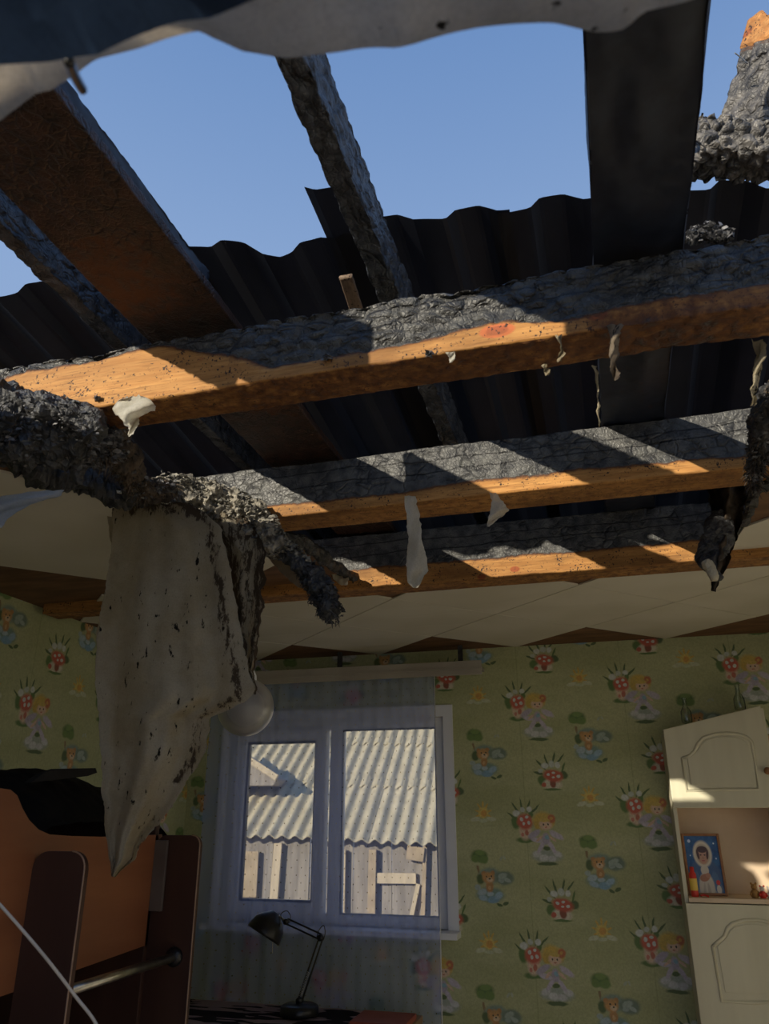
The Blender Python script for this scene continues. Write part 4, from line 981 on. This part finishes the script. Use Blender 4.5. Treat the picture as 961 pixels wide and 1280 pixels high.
# ================================================================ DESK AND LAMP
dk = thing('desk', 'desk under the window behind the tulle curtain', 'desk', (0, 0, 0))
DZ = .80
PB('desk_top', -2.25, -.95, 3.42, 4.0, DZ-.028, DZ, MAT['desk'], dk)
for x_ in (-2.22, -1.0): PB('side_panel', x_-.01, x_+.012, 3.45, 3.98, 0, DZ-.028, MAT['desk'], dk)
bm = nb(); G = []
for i in range(61):
    row = []
    for j in range(31):
        x_ = -2.24+1.02*i/60; y_ = 3.43+.56*j/30
        row.append(bm.verts.new((x_, y_, DZ+.005+.006*abs(noise.noise(Vector((x_*7, y_*7, 0)))))))
    G.append(row)
for A, B in zip(G, G[1:]):
    for k in range(30): bm.faces.new((A[k], A[k+1], B[k+1], B[k]))
bmesh.ops.solidify(bm, geom=list(bm.faces), thickness=.003)
tag(obj('patterned_cloth', bm, MAT['zebra'], None, True), 'pink and black streaked cloth lying on the desk', 'cloth')
a = atZ(446, 1266, DZ+.03); tag(obj('red_folder', BX(-1.205, -.96, 3.70, 3.92, DZ+.0005, DZ+.024, bev=.003), MAT['redbook']), 'flat red-brown folder on the right end of the desk', 'folder')
LY = 3.80
lb = atY(374, 1268, LY)
lp = thing('desk_lamp', 'black articulated desk lamp with a dome shade in front of the window', 'lamp', (lb.x, LY, DZ+.013))
def rel(px_, py_): p = atY(px_, py_, LY); return p-Vector((lb.x, LY, DZ+.013))
bm = nb(); lathe(bm, [(0, 0), (.085, 0), (.087, .008), (.085, .034), (.07, .042), (.012, .044), (.012, .06), (0, .06)], 32); obj('base', bm, MAT['black'], lp, True)
j0 = Vector((0, 0, .055)); j1 = rel(401, 1172); j2 = rel(358, 1152); hd = rel(337, 1155)
arm = None
for off in (-.010, .012):
    bm = nb(); ov = Vector((off, 0, off*.3)); tube(bm, [j0+ov, j1+ov], .0042, 8); obj('lower_arm', bm, MAT['black'], lp)
    bm = nb(); ov = Vector((off*.3, 0, off)); tube(bm, [j1+ov+Vector((0, .004, 0)), j2+ov+Vector((0, .004, 0))], .0040, 8); obj('upper_arm', bm, MAT['black'], lp)
def coil(p, q, r, turns):
    d = (q-p); L = d.length; d.normalize(); a = d.cross(Vector((0, 1, 0))).normalized(); b = d.cross(a)
    return [p+d*(L*i/(turns*10))+(a*math.cos(i*PI/5)+b*math.sin(i*PI/5))*r for i in range(turns*10+1)]
bm = nb(); tube(bm, coil(j0.lerp(j1, .08)+Vector((0, -.012, 0)), j0.lerp(j1, .45)+Vector((0, -.012, 0)), .006, 16), .0012, 5); obj('spring', bm, MAT['steel'], lp, True)
for j, r in ((j0, .014), (j1, .014), (j2, .012)):
    bm = nb(); lathe(bm, [(0, -.016), (r, -.016), (r, .016), (0, .016)], 16, Matrix.Translation(j) @ Matrix.Rotation(PI/2, 4, 'X')); obj('joint', bm, MAT['black'], lp, True)
bm = nb(); tube(bm, smooth_path([j1+Vector((-.02, 0, 0)), j1+Vector((-.01, 0, .03)), j1+Vector((.012, 0, .05)), j1+Vector((.02, 0, .02)), j1+Vector((.012, 0, -.01))], 5), .0022, 6); obj('wire_loop', bm, MAT['black'], lp, True)
bm = nb(); tube(bm, smooth_path([j2+Vector((-.02, 0, 0)), j2+Vector((-.03, 0, .03)), j2+Vector((0, 0, .045)), j2+Vector((.02, 0, .02)), j2], 5), .0022, 6); obj('wire_loop', bm, MAT['black'], lp, True)
axis = Vector((-.42, -.30, -.86)).normalized()
q = axis.to_track_quat('Z', 'Y').to_matrix().to_4x4()
bm = nb(); lathe(bm, [(0, -.055), (.022, -.055), (.03, -.045), (.055, -.028), (.076, .0), (.086, .04), (.089, .055), (.086, .055), (.072, .002), (.05, -.022), (0, -.035)], 36, Matrix.Translation(hd) @ q); sh_ = obj('lamp_shade', bm, MAT['black'], lp, True)
bm = nb(); lathe(bm, [(0, -.03), (.014, -.03), (.014, 0), (.028, .02), (.028, .04), (.015, .052), (0, .055)], 20, Matrix.Translation(hd) @ q); obj('bulb', bm, MAT['globe'], sh_, True)
bm = nb(); tube(bm, [hd-axis*.05, j2], .006, 8); obj('shade_bracket', bm, MAT['steel'], lp)
bm = nb(); tube(bm, [hd+Vector((.02, 0, -.06)), hd+Vector((.021, 0, -.12))], .0012, 5); obj('switch_cord', bm, MAT['cable'], lp)

# ================================================================ CABINET
CY = 3.93
cab = thing('wall_cabinet', 'cream cabinet with arched panel doors and an open shelf at the right', 'cabinet', (0, 0, 0))
dTL, dTR, dBL, dBR = atY(828, 912, CY), atY(950, 882, CY), atY(842, 1010, CY), atY(974, 1008, CY)
xl = (dTL.x+dBL.x)/2; xr = dTR.x+.0; zb = dBL.z
shz = atY(900, 1123, CY).z
print('cabinet', xl, xr, zb, shz)
PB('side_panel', xl, xl+.016, CY+.018, YB-.001, .0, dTL.z-.005, MAT['cream'], cab, .001)
PB('side_panel', xr-.004, xr+.014, CY+.018, YB-.001, .0, dTR.z-.01, MAT['cream'], cab, .001)
PB('back_panel', xl+.016, xr-.004, YB-.010, YB-.002, shz, zb+.03, MAT['cream_in'], cab, 0)
PB('shelf', xl+.016, xr-.004, CY+.0, YB-.010, shz-.018, shz, MAT['cream_in'], cab, .001)
PB('shelf', xl+.016, xr-.004, CY+.018, YB-.010, zb+.004, zb+.02, MAT['cream_in'], cab, .001)
bm = nb(); prism(bm, [Vector((xl+.016, CY+.02, dTL.z-.012)), Vector((xr-.004, CY+.02, dTR.z-.02)), Vector((xr-.004, CY+.02, dTR.z-.004)), Vector((xl+.016, CY+.02, dTL.z+.004))], Vector((0, YB-CY-.025, 0))); obj('top_board', bm, MAT['cream'], cab)
PB('plinth', xl+.016, xr-.004, CY+.03, CY+.045, 0, .10, MAT['cream'], cab, 0)
def door(name, corners, mould, lab=None):
    bm = nb(); prism(bm, [Vector((p.x, CY, p.z)) for p in corners], Vector((0, .018, 0)), .0035); d = obj(name, bm, MAT['cream'], cab)
    P = [atY(x_, y_, CY) for x_, y_ in mould]; P = [Vector((p.x, CY, p.z)) for p in P]
    n_ = len(P)
    bm = nb(); path = P+[P[0], P[1]]
    tube(bm, path, .0075, 8, True)
    for v in bm.verts: v.co.y = CY+(v.co.y-CY)*.8
    obj('panel_moulding', bm, MAT['cream'], d, True)
    c = sum(P, Vector())/n_
    bm = nb(); prism(bm, [Vector((c.x+(p.x-c.x)*.86, CY-.004, c.z+(p.z-c.z)*.84)) for p in P], Vector((0, .0045, 0)), .0018); obj('raised_panel', bm, MAT['cream'], d)
    return d
ox, oy, s_ = 800, 860, 1/3.05
def mp(L): return [(ox+a*s_, oy+b*s_) for a, b in L]
up_m = mp([(160, 268), (190, 258), (208, 240), (220, 212), (240, 190), (285, 176), (330, 172), (375, 176), (405, 186), (425, 205), (436, 260), (450, 385), (320, 387), (178, 392)])
corn = [Vector((xl, 0, dBL.z)), Vector((xr+.012, 0, dBL.z)), Vector((xr, 0, dTR.z)), Vector((xl, 0, dTL.z))]
d1_ = door('cabinet_door', corn, up_m)
bm = nb(); lathe(bm, [(0, 0), (.006, 0), (.006, .012), (.015, .018), (.016, .026), (.010, .032), (0, .033)], 20, Matrix.Translation((xr-.02, CY, atY(955, 964, CY).z)) @ Matrix.Rotation(PI/2, 4, 'X')); k_ = obj('door_knob', bm, MAT['frame_wood'], d1_, True)
lo_m = mp([(276, 985), (300, 965), (322, 945), (332, 915), (352, 897), (395, 886), (440, 884), (480, 890), (520, 905), (540, 930), (562, 1195), (430, 1200), (312, 1195)])
ztop = shz-.022
door('cabinet_door', [Vector((xl, 0, .75)), Vector((xr+.012, 0, .75)), Vector((xr+.012, 0, ztop)), Vector((xl, 0, ztop))], lo_m)
door('cabinet_door', [Vector((xl, 0, .10)), Vector((xr+.012, 0, .10)), Vector((xr+.012, 0, .745)), Vector((xl, 0, .745))], [(0, 0)] and [(905, 1330), (960, 1330), (975, 1500), (920, 1500)])

# framed portrait on the shelf
PW, PH = .162, .255
pp = atY(884, 1117, CY+.10)
pf = thing('framed_picture', 'brown framed portrait of a figure in a pale hood on blue, on the cabinet shelf', 'picture', (pp.x+.004, CY+.10, shz+.001), math.radians(0))
pf.rotation_euler = (math.radians(-8), 0, math.radians(0))
bm = frame_bm(-PW/2, PW/2, 0, PH, .011, -.008, .008, .002); obj('frame', bm, MAT['frame_wood'], pf)
o = obj('print', BX(-PW/2+.010, PW/2-.010, -.002, .002, -PH/2+.010, PH/2-.010), MAT['portrait'], pf); o.location = (0, 0, PH/2); o.scale = (1, 1, 1)
p = atY(868, 1114, CY+.05)
tb = thing('red_tube', 'slim red tube with a yellow label standing before the framed portrait', 'tube', (p.x, CY+.05, shz))
bm = nb(); lathe(bm, [(0, 0), (.015, 0), (.0155, .003), (.0155, .09), (.009, .10), (.009, .118), (0, .120)], 20); obj('tube_body', bm, MAT['red'], tb, True)
bm = nb(); lathe(bm, [(.0158, .025), (.0161, .028), (.0161, .07), (.0158, .073)], 20); obj('tube_label', bm, MAT['yellow'], tb, True)
p = atY(880, 1118, CY+.03)
bm = nb(); tube(bm, smooth_path([(p.x-.015, CY+.03, shz+.006), (p.x, CY+.032, shz+.009), (p.x+.018, CY+.026, shz+.004)], 4), .004, 8)
tag(obj('red_clip', bm, MAT['red'], None, True), 'tiny red plastic clip lying on the shelf below the portrait', 'clip')
def figurine(px_, m1, m2, label, name, s=1.0, y=CY+.06):
    p = atY(px_, 1115, y); f = thing(name, label, 'figurine', (p.x, y, shz), 0, 'small figurines on the shelf')
    bm = nb(); lathe(bm, [(0, 0), (.013*s, 0), (.017*s, .008*s), (.017*s, .02*s), (.011*s, .032*s), (0, .034*s)], 16); obj('body', bm, m1, f, True)
    bm = nb(); lathe(bm, [(.012*s*math.sin(a_*PI/10), .044*s-.012*s*math.cos(a_*PI/10)) for a_ in range(11)], 14); hd_ = obj('head', bm, m2, f, True)
    for sx_ in (-1, 1):
        bm = nb(); lathe(bm, [(.005*s*math.sin(a_*PI/6), -.005*s*math.cos(a_*PI/6)) for a_ in range(7)], 10, Matrix.Translation((sx_*.009*s, 0, .056*s))); obj('ear', bm, m1, hd_, True)
        bm = nb(); tube(bm, [(sx_*.013*s, -.004, .024*s), (sx_*.018*s, -.014*s, .012*s)], .005*s, 8); obj('arm', bm, m1, f, True)
    return f
figurine(943, MAT['toy_brown'], MAT['toy_brown'], 'small brown bear figurine on the cabinet shelf', 'bear_figurine', 1.0)
figurine(953, MAT['red'], MAT['toy_white'], 'small red figurine with a white head right of the brown bear', 'red_figurine', .85, CY+.05)
figurine(962, MAT['toy_white'], MAT['toy_white'], 'small white figurine at the right end of the shelf', 'white_figurine', .8, CY+.055)
# bottles on top
def bottle(px_, y, label, s=1.0):
    x_ = atY(px_, 890, y).x; t_ = (x_-xl)/(xr-xl); z_ = dTL.z-.0+(dTR.z-dTL.z)*t_+.012
    b_ = thing('glass_bottle', label, 'bottle', (x_, y, z_), 0, 'glass bottles on the cabinet')
    bm = nb(); lathe(bm, [(0, 0), (.026*s, 0), (.028*s, .006), (.028*s, .055*s), (.012*s, .085*s), (.010*s, .12*s), (.013*s, .122*s), (.013*s, .13*s), (.008*s, .13*s)], 24); obj('bottle_glass', bm, MAT['bottle'], b_, True)
bottle(857, CY+.10, 'clear glass bottle on the left end of the cabinet top', .9)
bottle(926, CY+.10, 'clear glass bottle on the right end of the cabinet top', .9)
